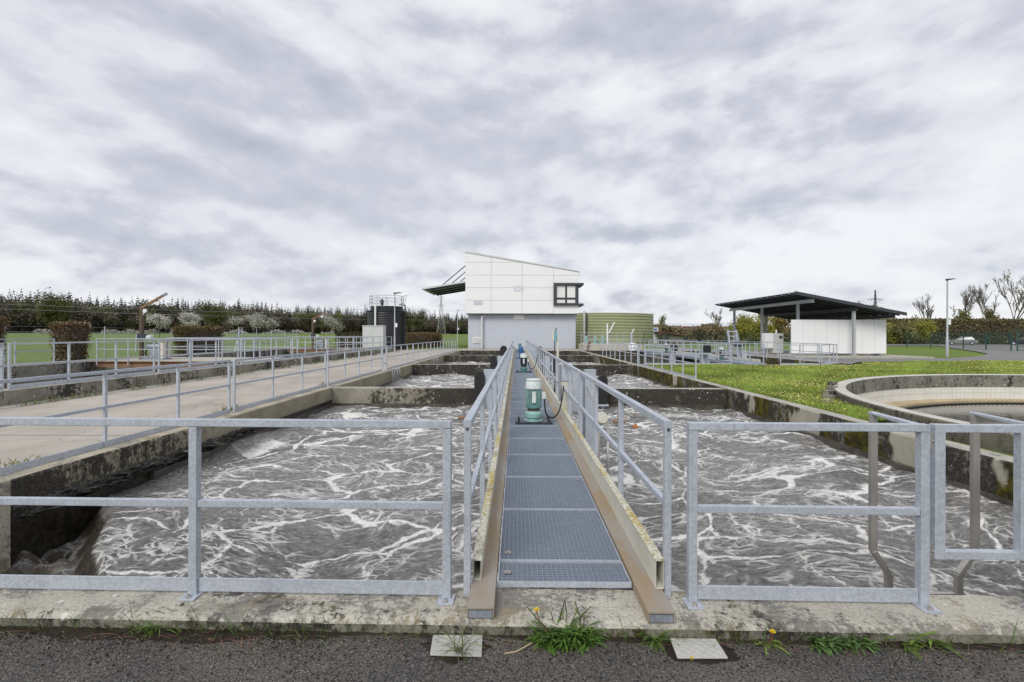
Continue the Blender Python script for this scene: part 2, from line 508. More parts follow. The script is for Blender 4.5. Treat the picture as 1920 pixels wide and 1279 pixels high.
# ------------------------------------------------------------------ ground, road, lawn, asphalt
def _asph():
    k = NT('asphalt')
    v = k.node('ShaderNodeTexVoronoi'); v.inputs['Scale'].default_value = 190
    k.t.links.new(k.pos, v.inputs['Vector'])
    sc = k.node('ShaderNodeSeparateColor'); k.t.links.new(v.outputs['Color'], sc.inputs[0])
    big = k.noise(1.3, 6, 0.65)
    base = k.mix(k.step(big, 0.38, 0.62), (0.078, 0.074, 0.071), (0.135, 0.118, 0.10))
    col = k.mix(k.step(sc.outputs[0], 0.55, 0.95, 0, 0.75), base, (0.20, 0.185, 0.165))
    col = k.mix(k.step(sc.outputs[1], 0.93, 0.98, 0, 0.8), col, (0.36, 0.34, 0.30))
    col = k.mix(k.step(k.noise(75, 4, 0.7), 0.50, 0.60, 0, 0.92), col, (0.014, 0.013, 0.012))
    h = k.math('SUBTRACT', 1.0, v.outputs['Distance'])
    k.bump(k.math('ADD', h, k.noise(60, 3)), 0.75, 0.008)
    return k.out(col, 0.85, 0, 0.3)
MASPH = _asph()
def _road():
    k = NT('washed concrete road')
    n = k.noise(0.35, 8, 0.6)
    col = k.mix(k.step(n, 0.32, 0.68), (0.49, 0.45, 0.395), (0.37, 0.335, 0.29))
    f = k.noise(48, 5, 0.7)
    col = k.mix(k.step(f, 0.52, 0.72, 0, 0.6), col, (0.20, 0.17, 0.14))
    col = k.mix(k.step(f, 0.30, 0.42, 0.5, 0), col, (0.54, 0.50, 0.44))
    st_ = k.noise(0.9, 8, 0.72, k.map((1.6, 0.35, 1)))
    col = k.mix(k.step(st_, 0.50, 0.68, 0, 0.55), col, (0.25, 0.22, 0.185))
    wv = k.node('ShaderNodeVectorMath', operation='MULTIPLY_ADD'); k.t.links.new(k.noise(1.2, 5, 0.6, col=True), wv.inputs[0]); wv.inputs[1].default_value = (1.2, 1.2, 0); k.t.links.new(k.pos, wv.inputs[2])
    ck = k.vor(0.22, 'DISTANCE_TO_EDGE', wv.outputs[0])
    col = k.mix(k.step(ck, 0.0015, 0.004, 0.4, 0), col, (0.14, 0.12, 0.10))
    sp = k.node('ShaderNodeSeparateXYZ'); k.t.links.new(k.pos, sp.inputs[0])
    j = k.math('ABSOLUTE', k.math('SUBTRACT', k.math('FRACT', k.math('MULTIPLY', sp.outputs[1], 1 / 5.2)), 0.5))
    col = k.mix(k.step(j, 0.0025, 0.006, 0.7, 0), col, (0.10, 0.085, 0.07))
    k.bump(f, 0.4, 0.004)
    return k.out(col, 0.9, 0, 0.2)
MROAD = _road()
def _grass(name, a, b, c):
    k = NT(name)
    n = k.noise(0.16, 8, 0.65); f = k.noise(5, 6, 0.7)
    col = k.mix(k.step(n, 0.35, 0.65), a, b)
    col = k.mix(k.step(f, 0.5, 0.75, 0, 0.6), col, c)
    k.bump(f, 0.6, 0.05)
    return k.out(col, 0.9, 0, 0.1)
MFIELD = _grass('field grass', (0.15, 0.21, 0.045), (0.125, 0.18, 0.038), (0.18, 0.22, 0.06))
MLAWN = _grass('lawn soil and grass', (0.13, 0.18, 0.03), (0.11, 0.15, 0.03), (0.15, 0.17, 0.045))
MPATH = paint('path asphalt', (0.20, 0.195, 0.19), 0.85, 0, 0.10, 0.7)

# big ground sheet: a grid of cells with the tanks cut out
CX, CY, CR = 17.25, 8.0, 10.1                      # round settling tank
CUTX = sorted(set([-2500, -1200, -600, -350, -200, -120, -80, -50, -35, -24, -20.0, -11.6, -5.90, 6.55, CX - CR - 0.02, 12.4, CX + CR + 0.02, 19.0, 35, 60, 100, 200, 500, 1200, 2500]))
CUTY = sorted(set([-60, CY - CR - 0.02, 2.72, 7.0, CY + CR + 0.02, 25.45, 30, 35, 46.2, 48.3, 60, 80, 110, 150, 190, 260, 340, 450, 700, 1300, 2900]))
HOLES = [(-5.90, 6.55, 2.72, 48.3), (-20.0, -11.6, 7.0, 46.2), (6.55, 19.0, 25.45, 48.3), (CX - CR - 0.02, CX + CR + 0.02, CY - CR - 0.02, CY + CR + 0.02)]
def terrain(x, y):
    g = min(1, max(0, (-x + 6) / 22.0))
    d = min(1, max(0, (y - 35) / 130.0))
    return -0.13 + 1.75 * g * d * d * (3 - 2 * d)
gm = MB()
idx = {}
for x in CUTX:
    for y in CUTY:
        idx[(x, y)] = len(gm.v); gm.v.append((x, y, terrain(x, y)))
for i in range(len(CUTX) - 1):
    for j in range(len(CUTY) - 1):
        xa, xb, ya, yb = CUTX[i], CUTX[i + 1], CUTY[j], CUTY[j + 1]
        mx_, my_ = (xa + xb) / 2, (ya + yb) / 2
        if any(h[0] < mx_ < h[1] and h[2] < my_ < h[3] for h in HOLES):
            continue
        gm.f.append((idx[(xa, ya)], idx[(xb, ya)], idx[(xb, yb)], idx[(xa, yb)])); gm.m.append(0)
# corner pieces between the round tank and its square hole
n = 48
ring = [(CX + (CR + 0.0) * math.cos(2 * PI * i / n), CY + (CR + 0.0) * math.sin(2 * PI * i / n)) for i in range(n)]
S_ = CR + 0.02
def sqp(t):
    c, s = math.cos(t), math.sin(t)
    k = S_ / max(abs(c), abs(s))
    return (CX + c * k, CY + s * k)
sq = [sqp(2 * PI * i / n) for i in range(n)]
o0 = len(gm.v)
gm.v += [(x, y, -0.13) for x, y in ring] + [(x, y, -0.13) for x, y in sq]
for i in range(n):
    j = (i + 1) % n
    gm.f.append((o0 + i, o0 + j, o0 + n + j, o0 + n + i)); gm.m.append(0)
tag(gm.build('ground', MFIELD, smooth=False), kind='structure')

# the front kerb is slightly askew to the walkway
FA, FB = G(365, 1114), G(1733, 1136)
FD = (FB - FA); FD.z = 0; FD.normalize()
FANG = math.atan2(FD.y, FD.x)
FN = Vector((-FD.y, FD.x, 0))
def FP(s, t, z=0.0):
    """kerb frame: s metres to the right of the walkway axis, t metres beyond the front railing"""
    base = FA + FD * (-(FA.x) / FD.x)
    p = base + FD * s + FN * t
    return Vector((p.x, p.y, z))
T_FRONT, T_BACK = -0.225, 0.155
# asphalt yard in front of the kerb
am = MB()
a0, a1 = FP(-14, T_FRONT + 0.02, -0.088), FP(14, T_FRONT + 0.02, -0.088)
nx, ny = 120, 40
ws = wave_set(24, 2, 30, 0.0035, 3)
for j in range(ny + 1):
    for i in range(nx + 1):
        s = -14 + 28 * i / nx; t = T_FRONT + 0.02 - 6.0 * (j / ny) ** 2
        p = FP(s, t)
        z = -0.088 + float(waves(np.array([p.x]), np.array([p.y]), ws)[0])
        am.v.append((p.x, p.y, z))
for j in range(ny):
    for i in range(nx):
        a = j * (nx + 1) + i
        am.f.append((a, a + nx + 1, a + nx + 2, a + 1)); am.m.append(0)
tag(am.build('asphalt_yard', MASPH, smooth=True), kind='structure')

# concrete service road on the left, going on as the yard in front of the building
rm = MB()
rm.add([(-11.45, -2, -0.06), (-5.86, -2, -0.06), (-5.86, 48.25, -0.06), (-11.45, 48.25, -0.06)], [(0, 1, 2, 3)])
rm.add([(-24, 48.25, -0.06), (20, 48.25, -0.06), (20, 55.8, -0.06), (-24, 55.8, -0.06)], [(0, 1, 2, 3)])
rm.add([(-11.45, 55.8, -0.06), (-5.8, 55.8, -0.06), (-5.8, 120, -0.06), (-11.45, 120, -0.06)], [(0, 1, 2, 3)])
rm.build('service_road', MROAD)
tag(bpy.data.objects['service_road'], kind='structure')
# apron strip along the left tank wall
MB().box(-11.6, -11.2, 4, 46, -0.12, -0.045).build('road_edge_strip', MPALE, bevel=0.01)
tag(bpy.data.objects['road_edge_strip'], kind='structure')

# lawn between the right basin wall, the round tank and the second basin
LAWN = [(6.6, 9.5), (6.6, 25.3), (14.0, 25.0), (18.8, 26.3), (21.0, 29.6), (28, 30.6), (36, 31.5), (60, 33.5), (60, -2), (27.4, -2), (27.4, 8)]
def in_lawn(x, y):
    if (x - CX) ** 2 + (y - CY) ** 2 < (CR + 0.03) ** 2:
        return False
    c = False
    for i in range(len(LAWN)):
        (xa, ya), (xb, yb) = LAWN[i], LAWN[i - 1]
        if (ya > y) != (yb > y) and x < (xb - xa) * (y - ya) / (yb - ya) + xa:
            c = not c
    return c
def lawn_z(x, y):
    return -0.06 + 0.05 * math.sin(x * 0.35 + 1) * math.sin(y * 0.41) + 0.06 * max(0, 1 - abs(y - 20) / 9.0)
lm = MB()
st = 0.5
ij = {}
for i in range(int((60 - 6.6) / st) + 1):
    for j in range(int((36 - 0) / st) + 1):
        x, y = 6.6 + i * st, 0 + j * st
        if all(in_lawn(x + dx * st, y + dy * st) for dx in (0.02, 1) for dy in (0.02, 1)):
            q = []
            for dx, dy in ((0, 0), (1, 0), (1, 1), (0, 1)):
                key = (i + dx, j + dy)
                if key not in ij:
                    ij[key] = len(lm.v)
                    lm.v.append((6.6 + key[0] * st, key[1] * st, lawn_z(6.6 + key[0] * st, key[1] * st)))
                q.append(ij[key])
            lm.f.append(tuple(q)); lm.m.append(0)
tag(lm.build('lawn', MLAWN, smooth=True), kind='structure')
# paths on the right
def ribbon(name, a, b, z, mat):
    m = MB()
    for p, q in zip(a, b):
        m.v += [(p[0], p[1], z), (q[0], q[1], z)]
    for i in range(len(a) - 1):
        m.f.append((2 * i, 2 * i + 1, 2 * i + 3, 2 * i + 2)); m.m.append(0)
    return tag(m.build(name, mat), kind='structure')
near = [(18.9, 48.3), (18.9, 34), (18.95, 27.6), (21.0, 29.9), (24, 30.4), (28, 30.8), (32, 31.4), (36, 32.3), (41, 34), (47, 37.5), (53, 43), (62, 54), (80, 78)]
far = [(20.4, 49.3), (20.4, 40), (20.6, 36), (23.5, 34.5), (26, 34.3), (29, 34.7), (31.5, 35.5), (34.5, 37.3), (38.5, 40.2), (43, 44.5), (48, 51), (55, 61), (68, 79)]
ribbon('path', near, far, -0.05, MPATH)
ribbon('parking_road', [(52, 78), (70, 78), (140, 78)], [(52, 90), (70, 90), (140, 90)], -0.05, MPATH)
MB().box(20.4, 30.4, 35.4, 50.5, -0.12, 0.03).build('shelter_slab', MPALE, bevel=0.02)
tag(bpy.data.objects['shelter_slab'], kind='structure')

# grass on the lawn: one mass of blades, denser close by
def blades(P, h, w, col, name, lean=0.35):
    n = len(P)
    t = RNG.random(n) * 2 * PI
    d = np.stack([np.cos(t), np.sin(t), np.zeros(n)], 1)
    l = RNG.normal(size=(n, 2)) * lean
    tip = P + np.stack([l[:, 0] * h, l[:, 1] * h, h], 1)
    mid = P + np.stack([l[:, 0] * h * 0.3, l[:, 1] * h * 0.3, h * 0.6], 1)
    wv = d * (w / 2)[:, None] if hasattr(w, '__len__') else d * (w / 2)
    V = np.stack([P - wv, P + wv, mid + wv * 0.7, mid - wv * 0.7, tip], 1).reshape(-1, 3)
    o = np.arange(n) * 5
    F = np.concatenate([np.stack([o, o + 1, o + 2], 1), np.stack([o, o + 2, o + 3], 1), np.stack([o + 3, o + 2, o + 4], 1)])
    T = np.repeat(col, 5, axis=0)
    return mesh_np(name, V, F, MLEAF, T)
pts = []
while len(pts) < 90000:
    y = 9.5 + 22 * random.random() ** 1.6
    x = 6.62 + random.random() * 42
    if x < (y + 2) * 1.12 + 1 and in_lawn(x, y):
        pts.append((x, y, lawn_z(x, y) - 0.01))
P = np.array(pts)
pat = np.sin(P[:, 0] * 1.3 + 1) * np.sin(P[:, 1] * 1.1) + 0.6 * np.sin(P[:, 0] * 3.1) * np.sin(P[:, 1] * 2.7 + 2)
h = 0.07 + 0.06 * RNG.random(len(P)) + 0.035 * np.clip(pat, -0.5, 1)
c = np.stack([0.215 + 0.13 * RNG.random(len(P)), 0.30 + 0.14 * RNG.random(len(P)), 0.060 + 0.03 * RNG.random(len(P))], 1)
c *= (1 + 0.30 * pat)[:, None]
dry = RNG.random(len(P)) < 0.08
c[dry] = (0.26, 0.23, 0.10)
w = 0.010 + 0.0011 * P[:, 1]
tag(blades(P, h, w, c, 'grass'), 'short green lawn grass between the concrete tanks', 'grass', kind='stuff')
# dandelions and daisies scattered through it
pts = []
while len(pts) < 8500:
    y = 10 + 21 * random.random() ** 1.4
    x = 6.65 + random.random() * 40
    dens = 0.5 + 0.5 * math.sin(x * 0.6 + 2.0 + math.sin(y * 0.9)) * math.sin(y * 0.45 + 0.5 + math.sin(x * 0.7))
    if x < (y + 2) * 1.12 + 1 and in_lawn(x, y) and random.random() < 0.04 + 1.0 * dens ** 3:
        pts.append((x, y, lawn_z(x, y) + 0.06 + random.random() * 0.05))
P = np.array(pts)
r = 0.007 + 0.010 * RNG.random(len(P)) + 0.00045 * P[:, 1]
t = np.arange(5) * 2 * PI / 5
tl = RNG.normal(size=(len(P), 2)) * 0.45
V = np.stack([P[:, None, 0] + r[:, None] * np.cos(t), P[:, None, 1] + r[:, None] * np.sin(t),
              P[:, None, 2] + r[:, None] * (np.cos(t) * tl[:, :1] + np.sin(t) * tl[:, 1:])], 2)
V = np.concatenate([V, (P + np.array([0, 0, 0.006]))[:, None, :]], 1).reshape(-1, 3)
o = np.arange(len(P)) * 6
F = np.concatenate([np.stack([o + k, o + (k + 1) % 5, o + 5], 1) for k in range(5)])
c = np.where((RNG.random(len(P)) < 0.72)[:, None], np.array([[0.60, 0.56, 0.13]]), np.array([[0.55, 0.56, 0.24]]))
tag(mesh_np('meadow_flowers', V, F, MLEAF, np.repeat(c, 6, axis=0)), 'small yellow and cream flowers dotted over the lawn', 'flowers', kind='stuff')
# ------------------------------------------------------------------ basins
def sweep(sec, a, b, axis='y', step=0.3, jit=0.004, mats=None, seed=1, frame=None):
    """closed section [(across, z)...] swept straight from a to b; edges wander by a few millimetres"""
    r = random.Random(seed)
    m = MB()
    n = max(2, int(abs(b - a) / step) + 1)
    k = len(sec)
    for i in range(n):
        t = a + (b - a) * i / (n - 1)
        for q, (c, z) in enumerate(sec):
            j = 0 if (i in (0, n - 1)) else jit
            cc, zz = c + r.uniform(-j, j), z + r.uniform(-j, j) * 0.6
            if frame:
                p = frame(t, cc, zz)
                m.v.append((p.x, p.y, p.z))
            else:
                m.v.append((cc, t, zz) if axis == 'y' else (t, cc, zz))
    for i in range(n - 1):
        for q in range(k):
            q2 = (q + 1) % k
            m.f.append((i * k + q, i * k + q2, (i + 1) * k + q2, (i + 1) * k + q))
            m.m.append(mats[q] if mats else 0)
    m.f.append(tuple(range(k))); m.m.append(mats[0] if mats else 0)
    m.f.append(tuple((n - 1) * k + q for q in range(k - 1, -1, -1))); m.m.append(mats[0] if mats else 0)
    return m
XL, XR = -5.5, 6.24
# front kerb wall under the railing
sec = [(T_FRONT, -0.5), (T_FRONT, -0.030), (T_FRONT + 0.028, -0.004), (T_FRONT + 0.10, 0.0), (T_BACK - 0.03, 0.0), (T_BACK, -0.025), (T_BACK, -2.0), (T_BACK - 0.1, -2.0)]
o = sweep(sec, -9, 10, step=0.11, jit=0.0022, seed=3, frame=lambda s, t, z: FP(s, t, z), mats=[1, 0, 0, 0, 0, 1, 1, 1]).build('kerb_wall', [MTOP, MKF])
tag(o, 'weathered concrete kerb wall across the foreground carrying the front railings', 'wall')
# long side walls
def wall_y(name, xi, xo, ya, yb, ztop, mats, label, seed, zb=-2.0, zo=-0.5):
    s_ = 1 if xo > xi else -1
    sec = [(xi, zb), (xi, ztop - 0.02), (xi + s_ * 0.02, ztop), (xo - s_ * 0.02, ztop), (xo, ztop - 0.02), (xo, zo)]
    return tag(sweep(sec, ya, yb, 'y', 0.25, 0.005, [0, 0, 1, 1, 2, 2], seed).build(name, mats), label, 'wall')
def wall_x(name, ya, yb, xa, xb, ztop, mats, label, seed, zb=-2.0):
    sec = [(ya, zb), (ya, ztop - 0.018), (ya + 0.018, ztop), (yb - 0.018, ztop), (yb, ztop - 0.018), (yb, zb)]
    return tag(sweep(sec, xa, xb, 'x', 0.25, 0.005, [0, 0, 1, 1, 0, 0], seed).build(name, mats), label, 'wall')
wall_y('basin_wall', XL, -5.93, 4.0, 48.3, 0.0, [MWL, MCOPE, MPALE], 'pale concrete basin wall beside the service road', 11)
wall_y('basin_wall', XR, 6.59, 3.0, 48.3, 0.0, [MWM, MCOPED, MWO], 'mossy concrete basin wall beside the lawn', 12)
CROSS = [14.4, 25.6, 37.0]
lab = ['nearest concrete cross wall of the long basins, pale at its left end', 'second concrete cross wall of the long basins, black with algae', 'third and farthest free-standing cross wall of the long basins']
for i, y in enumerate(CROSS):
    wall_x('cross_wall', y, y + 0.36, XL + 0.003, XR - 0.003, -0.012, [MWX if i == 0 else MWD, MCOPED], lab[i], 20 + i)
wall_x('end_wall', 47.9, 48.28, XL + 0.003, XR - 0.003, -0.008, [MWD, MCOPED], 'concrete end wall of the long basins in front of the building', 29)
o = MB().box(-6.05, -5.492, 4.05, 5.22, -2, 0.004).build('corner_pier', [MCOPE], bevel=0.015)
tag(o, 'pale concrete pier in the front left corner of the basin', 'pier')
# wet ledges along the waterline
def ledge(name, x0, x1, y0, y1, label):
    return tag(MB().box(x0, x1, y0, y1, -1.3, -0.47).build(name, MLEDGE, bevel=0.02), label, 'ledge')
ledge('wet_ledge', XL - 0.02, XL + 0.09, 7.2, 14.39, 'wet dark ledge at the waterline below the pale road-side wall')
ledge('wet_ledge', XR - 0.10, XR + 0.02, 3.1, 14.39, 'wet dark ledge at the waterline below the mossy lawn-side wall')
ledge('wet_ledge', XL + 0.11, XR - 0.11, 14.31, 14.42, 'wet dark ledge at the foot of the nearest cross wall')
ledge('wet_ledge', XL - 0.02, XL + 0.10, 14.78, 25.58, 'wet ledge below the road-side wall beyond the nearest cross wall')
ledge('wet_ledge', XR - 0.10, XR + 0.02, 14.78, 25.58, 'wet ledge below the lawn-side wall beyond the nearest cross wall')
tag(MB().box(XL - 0.01, XL + 0.012, 5.22, 14.38, -1.35, -0.36).build('slime_band', MSLIME), 'black wet slime band on the lower part of the pale basin wall', 'slime', kind='stuff')
# black crust hanging on the near left wall
V, F = [], []
na, nb_ = 420, 12
ws = wave_set(90, 9, 110, 0.016, 5, 0.35)
def sludge_strip(y0, y1, zlo, zhi, bulge0, lump):
    o_ = len(V)
    for i in range(na + 1):
        y = y0 + (y1 - y0) * i / na
        taper = min(1, (y1 - y) / 2.2) ** 0.6 * min(1, 0.3 + (y - y0) / 0.5)
        for j in range(nb_ + 1):
            t = j / nb_
            z = zlo + (zhi - zlo) * t
            d = float(waves(np.array([y]), np.array([z * 2.2]), ws)[0])
            V.append((XL + 0.006 + max(-0.01, (bulge0 + lump * max(0, d) * 1.0) * taper * math.sin(PI * min(1, 0.04 + t)) ** 0.5), y, z + d * 0.2 * taper))
    for i in range(na):
        for j in range(nb_):
            a_ = o_ + i * (nb_ + 1) + j
            F.append((a_, a_ + 1, a_ + nb_ + 2, a_ + nb_ + 1))
sludge_strip(5.23, 10.5, -0.47, -0.30, 0.015, 1.5)
tag(mesh_np('dried_sludge', V, F, MSLIME), 'black lumpy sludge crust stuck along the near left basin wall', 'sludge', kind='stuff')

# water
def _water(name, foam=1.0, dark=(0.060, 0.056, 0.050), grey=(0.225, 0.217, 0.205), fcol=(0.84, 0.832, 0.81), still=False):
    k = NT(name)
    if still:
        k.bump(k.noise(2.2, 5, 0.55, k.map((1, 2.2, 1))), 0.10, 0.05)
        return k.out(dark, 0.05, 0, 0.6)
    w1 = k.node('ShaderNodeVectorMath', operation='MULTIPLY_ADD')
    nz = k.noise(0.42, 2, 0.45, col=True)
    k.t.links.new(nz, w1.inputs[0]); w1.inputs[1].default_value = (2.2, 1.7, 0)
    k.t.links.new(k.pos, w1.inputs[2])
    w2 = k.node('ShaderNodeVectorMath', operation='MULTIPLY_ADD')
    nz2 = k.noise(3.2, 3, 0.5, col=True)
    k.t.links.new(nz2, w2.inputs[0]); w2.inputs[1].default_value = (0.26, 0.20, 0)
    k.t.links.new(w1.outputs[0], w2.inputs[2])
    v = w2.outputs[0]
    e1 = k.vor(1.0, 'DISTANCE_TO_EDGE', k.map((0.75, 1.3, 0), rot=(0, 0, 0.35), vec=v))
    e2 = k.vor(2.9, 'DISTANCE_TO_EDGE', k.map((0.75, 1.45, 0), rot=(0, 0, -0.2), loc=(3, 1, 0), vec=v))
    e3 = k.vor(6.5, 'DISTANCE_TO_EDGE', k.map((0.7, 1.5, 0), rot=(0, 0, 0.2), loc=(1, 6, 0), vec=v))
    wid = k.noise(0.9, 4, 0.6, k.map(loc=(7, 3, 0)))
    fine = k.noise(11, 8, 0.78, k.map((0.75, 1.3, 0), rot=(0, 0, 0.35)), dist=0.35)
    mid = k.noise(1.6, 5, 0.6, k.map(loc=(3.3, 1.1, 0), vec=w1.outputs[0]))
    big = k.noise(0.42, 4, 0.55, k.map(loc=(1.3, 8.1, 0), vec=w1.outputs[0]))
    fz = k.math('SUBTRACT', fine, 0.5)
    thick = k.step(wid, 0.35, 0.70, 0.010, 0.070)
    l1 = k.step(k.math('DIVIDE', k.math('ADD', e1, k.math('MULTIPLY', fz, 0.14)), thick), 0.45, 1.0, 1, 0)
    l2 = k.step(k.math('ADD', e2, k.math('MULTIPLY', fz, 0.26)), 0.005, 0.065, 1, 0)
    l3 = k.step(k.math('ADD', e3, k.math('MULTIPLY', fz, 0.5)), 0.02, 0.10, 1, 0)
    l1 = k.math('MULTIPLY', l1, k.step(wid, 0.28, 0.42))
    l2 = k.math('MULTIPLY', l2, k.step(mid, 0.42, 0.56, 0.08, 0.85))
    l3 = k.math('MULTIPLY', l3, k.step(mid, 0.48, 0.62, 0.08, 0.7))
    patch = k.math('MULTIPLY', k.step(k.math('ADD', mid, k.math('MULTIPLY', fz, 0.7)), 0.62, 0.74), 0.7)
    film = k.math('MULTIPLY', k.step(fine, 0.48, 0.60), k.step(big, 0.36, 0.60, 0.14, 0.42))
    f = k.math('MAXIMUM', k.math('MAXIMUM', k.math('MAXIMUM', l1, l2), l3), k.math('MAXIMUM', patch, film))
    geo = k.node('ShaderNodeNewGeometry')
    sp = k.node('ShaderNodeSeparateXYZ'); k.t.links.new(geo.outputs['True Normal'], sp.inputs[0])
    pp = k.node('ShaderNodeSeparateXYZ'); k.t.links.new(k.pos, pp.inputs[0])
    pool = k.step(pp.outputs[2], -0.90, -0.80, 1, 0)
    steep = k.math('MULTIPLY', k.step(sp.outputs[2], 0.55, 0.90, 1, 0), k.step(pp.outputs[2], -0.66, -0.60, 1, 0))
    f = k.math('MULTIPLY', f, k.math('SUBTRACT', 1.0, k.math('MAXIMUM', steep, k.math('MULTIPLY', pool, 0.65))))
    f = k.math('MAXIMUM', f, k.math('MULTIPLY', pool, k.step(k.math('ADD', k.math('MULTIPLY', fine, 1.2), k.math('MULTIPLY', l2, 0.25)), 0.66, 0.95, 0, 0.7)))
    edge = k.math('MULTIPLY', k.step(k.math('ADD', pp.outputs[0], k.math('MULTIPLY', k.math('SUBTRACT', nz_f(k), 0.5), 1.2)), -5.05, -4.55), 1.0)
    edge = k.math('MAXIMUM', edge, pool)
    f = k.math('MULTIPLY', f, k.math('ADD', k.math('MULTIPLY', edge, 0.82), 0.18))
    f = k.math('MULTIPLY', f, k.step(k.noise(30, 8, 0.8), 0.36, 0.52, 0.75, 1.0))
    f = k.math('MULTIPLY', f, foam, clamp=True)
    rip = k.noise(13, 8, 0.72, k.map((0.7, 1.7, 1), rot=(0, 0, 0.5), vec=v))
    base = k.mix(k.step(rip, 0.36, 0.66), dark, grey)
    base = k.mix(k.step(big, 0.38, 0.62, 0.0, 0.5), base, grey)
    base = k.mix(k.math('MULTIPLY', steep, k.step(pp.outputs[2], -0.62, -0.57, 1, 0)), base, k.mix(k.step(k.noise(22, 4, 0.6, k.map((1.4, 1.4, 0.15))), 0.4, 0.65), (0.018, 0.014, 0.009), (0.075, 0.058, 0.036)))
    warm = k.step(k.noise(0.5, 3, vec=k.map(loc=(4, 2, 0))), 0.45, 0.7)
    base = k.mix(k.math('MULTIPLY', pool, 0.6), base, (0.075, 0.062, 0.045))
    fc = k.mix(k.math('MULTIPLY', warm, 0.6), fcol, (0.72, 0.69, 0.62))
    col = k.mix(f, base, fc)
    ht = k.math('ADD', k.math('MULTIPLY', rip, k.step(f, 0, 1, 0.85, 0.35)), k.math('MULTIPLY', f, 0.45))
    ht = k.math('ADD', ht, k.math('MULTIPLY', k.noise(45, 4, 0.6, k.map((0.7, 1.5, 1), rot=(0, 0, 0.5))), 0.25))
    k.bump(ht, 0.9, 0.05)
    return k.out(col, k.step(f, 0, 1, 0.14, 0.75), 0, 0.5)
def nz_f(k):
    return k.noise(1.1, 4, 0.6, k.map(loc=(2, 9, 0)))
MWATER = _water('foaming sewage water')
MWATERF = _water('foamy water far', 1.25, fcol=(0.76, 0.745, 0.72))
MSTILL = _water('still dark water', still=True, dark=(0.030, 0.032, 0.028))
def water_sheet(name, x0, x1, y0, y1, z, nx, ny, mat, label, amp=0.02, weir=False, seed=1):
    xs = np.linspace(x0, x1, nx + 1); ys = y0 + (y1 - y0) * np.linspace(0, 1, ny + 1) ** (1.35 if weir else 1)
    X, Y = np.meshgrid(xs, ys)
    ws = wave_set(60, 1.6, 12, amp, seed, 0.95, 1.5) + wave_set(110, 12, 70, amp * 0.095, seed + 50, 0.45, 1.6)
    wx = X + 0.25 * np.sin(Y * 1.1 + 1) + 0.1 * np.sin(Y * 3.7); wy = Y + 0.25 * np.sin(X * 0.9)
    Z = waves(wx, wy, ws)
    Z = np.sign(Z) * np.abs(Z) ** 0.9 * 0.55
    if weir:
        ax, ay = -3.22, 4.02
        dx, dy = -0.70, 0.714
        s = (X - ax) * 0.714 + (Y - ay) * 0.70
        q = (X - ax) * dx + (Y - ay) * dy
        s = s + 0.10 * np.sin(q * 1.4 + 0.4) + 0.03 * np.sin(q * 5.1)
        t = np.clip(-s / 0.34, 0, 1)
        drop = 0.42 * (t * t * (3 - 2 * t))
        lip = np.clip(1 - np.abs(s - 0.15) / 0.5, 0, 1) * 0.03
        churn = waves(X * 1.0, Y * 1.0, wave_set(70, 5, 40, 0.038, 9, 0.6)) * np.clip((-s - 0.2) / 0.25, 0, 1) * 0.6
        streak = 0.018 * np.sin(q * 42 + 2 * np.sin(s * 6)) * np.clip(t * (1 - t) * 4, 0, 1)
        Z = Z * np.clip(1 - t, 0.2, 1) - drop - lip + churn + streak
    V = np.stack([X, Y, Z + z], 2).reshape(-1, 3)
    i = np.arange(ny)[:, None] * (nx + 1) + np.arange(nx)[None, :]
    i = i.ravel()
    F = np.stack([i, i + 1, i + nx + 2, i + nx + 1], 1)
    o = mesh_np(name, V, F, mat, smooth=True)
    return tag(o, label, None, kind='structure')
WZ = -0.55
water_sheet('basin_water', XL, XR, 3.0, 14.4, WZ, 330, 300, MWATER, None, 0.017, True, 2)
for i, (a, b) in enumerate(((14.76, 25.6), (25.96, 37.0), (37.36, 47.9))):
    water_sheet('basin_water', XL, XR, a, b, WZ, 110, 80, MWATERF, None, 0.02, False, 5 + i)
# weir crest under the falling water
a, b = Vector((-3.25, 3.9)), Vector((-5.5, 6.2))
# ------------------------------------------------------------------ left tank block beyond the road
LZ = 0.30
wall_y('tank_wall', -11.95, -11.6, 7.0, 46.2, LZ, [MWO, MCOPED, MWO], 'raised grey tank wall along the far side of the service road', 41, zo=-0.5)
wall_y('tank_wall', -19.65, -20.0, 7.0, 46.2, LZ, [MWO, MCOPED, MWO], 'far tank wall below the hedge and wire fence', 42, zo=-0.5)
wall_x('tank_end_wall', 7.0, 7.35, -19.65, -11.95, LZ - 0.004, [MWO, MCOPED], 'near end wall of the left tank block', 43)
wall_x('tank_end_wall', 45.85, 46.2, -19.65, -11.95, LZ - 0.004, [MWO, MCOPED], 'far end wall of the left tank block', 44)
for i, (a, b) in enumerate(((22.9, 26.8), (41.6, 43.2))):
    tag(MB().box(-19.66, -11.94, a, b, -2, LZ - 0.012 - 0.002 * i).build('machine_deck', [MPALE], bevel=0.02),
        ('pale concrete machine deck between the left tanks carrying the nearer crane', 'pale concrete machine deck carrying the farther crane')[i], 'deck')
for i, (a, b) in enumerate(((7.35, 22.9), (26.8, 41.6), (43.2, 45.85))):
    water_sheet('tank_water', -19.65, -11.95, a, b, -0.62, 40, 40, MSTILL, None, 0.004, False, 30 + i)
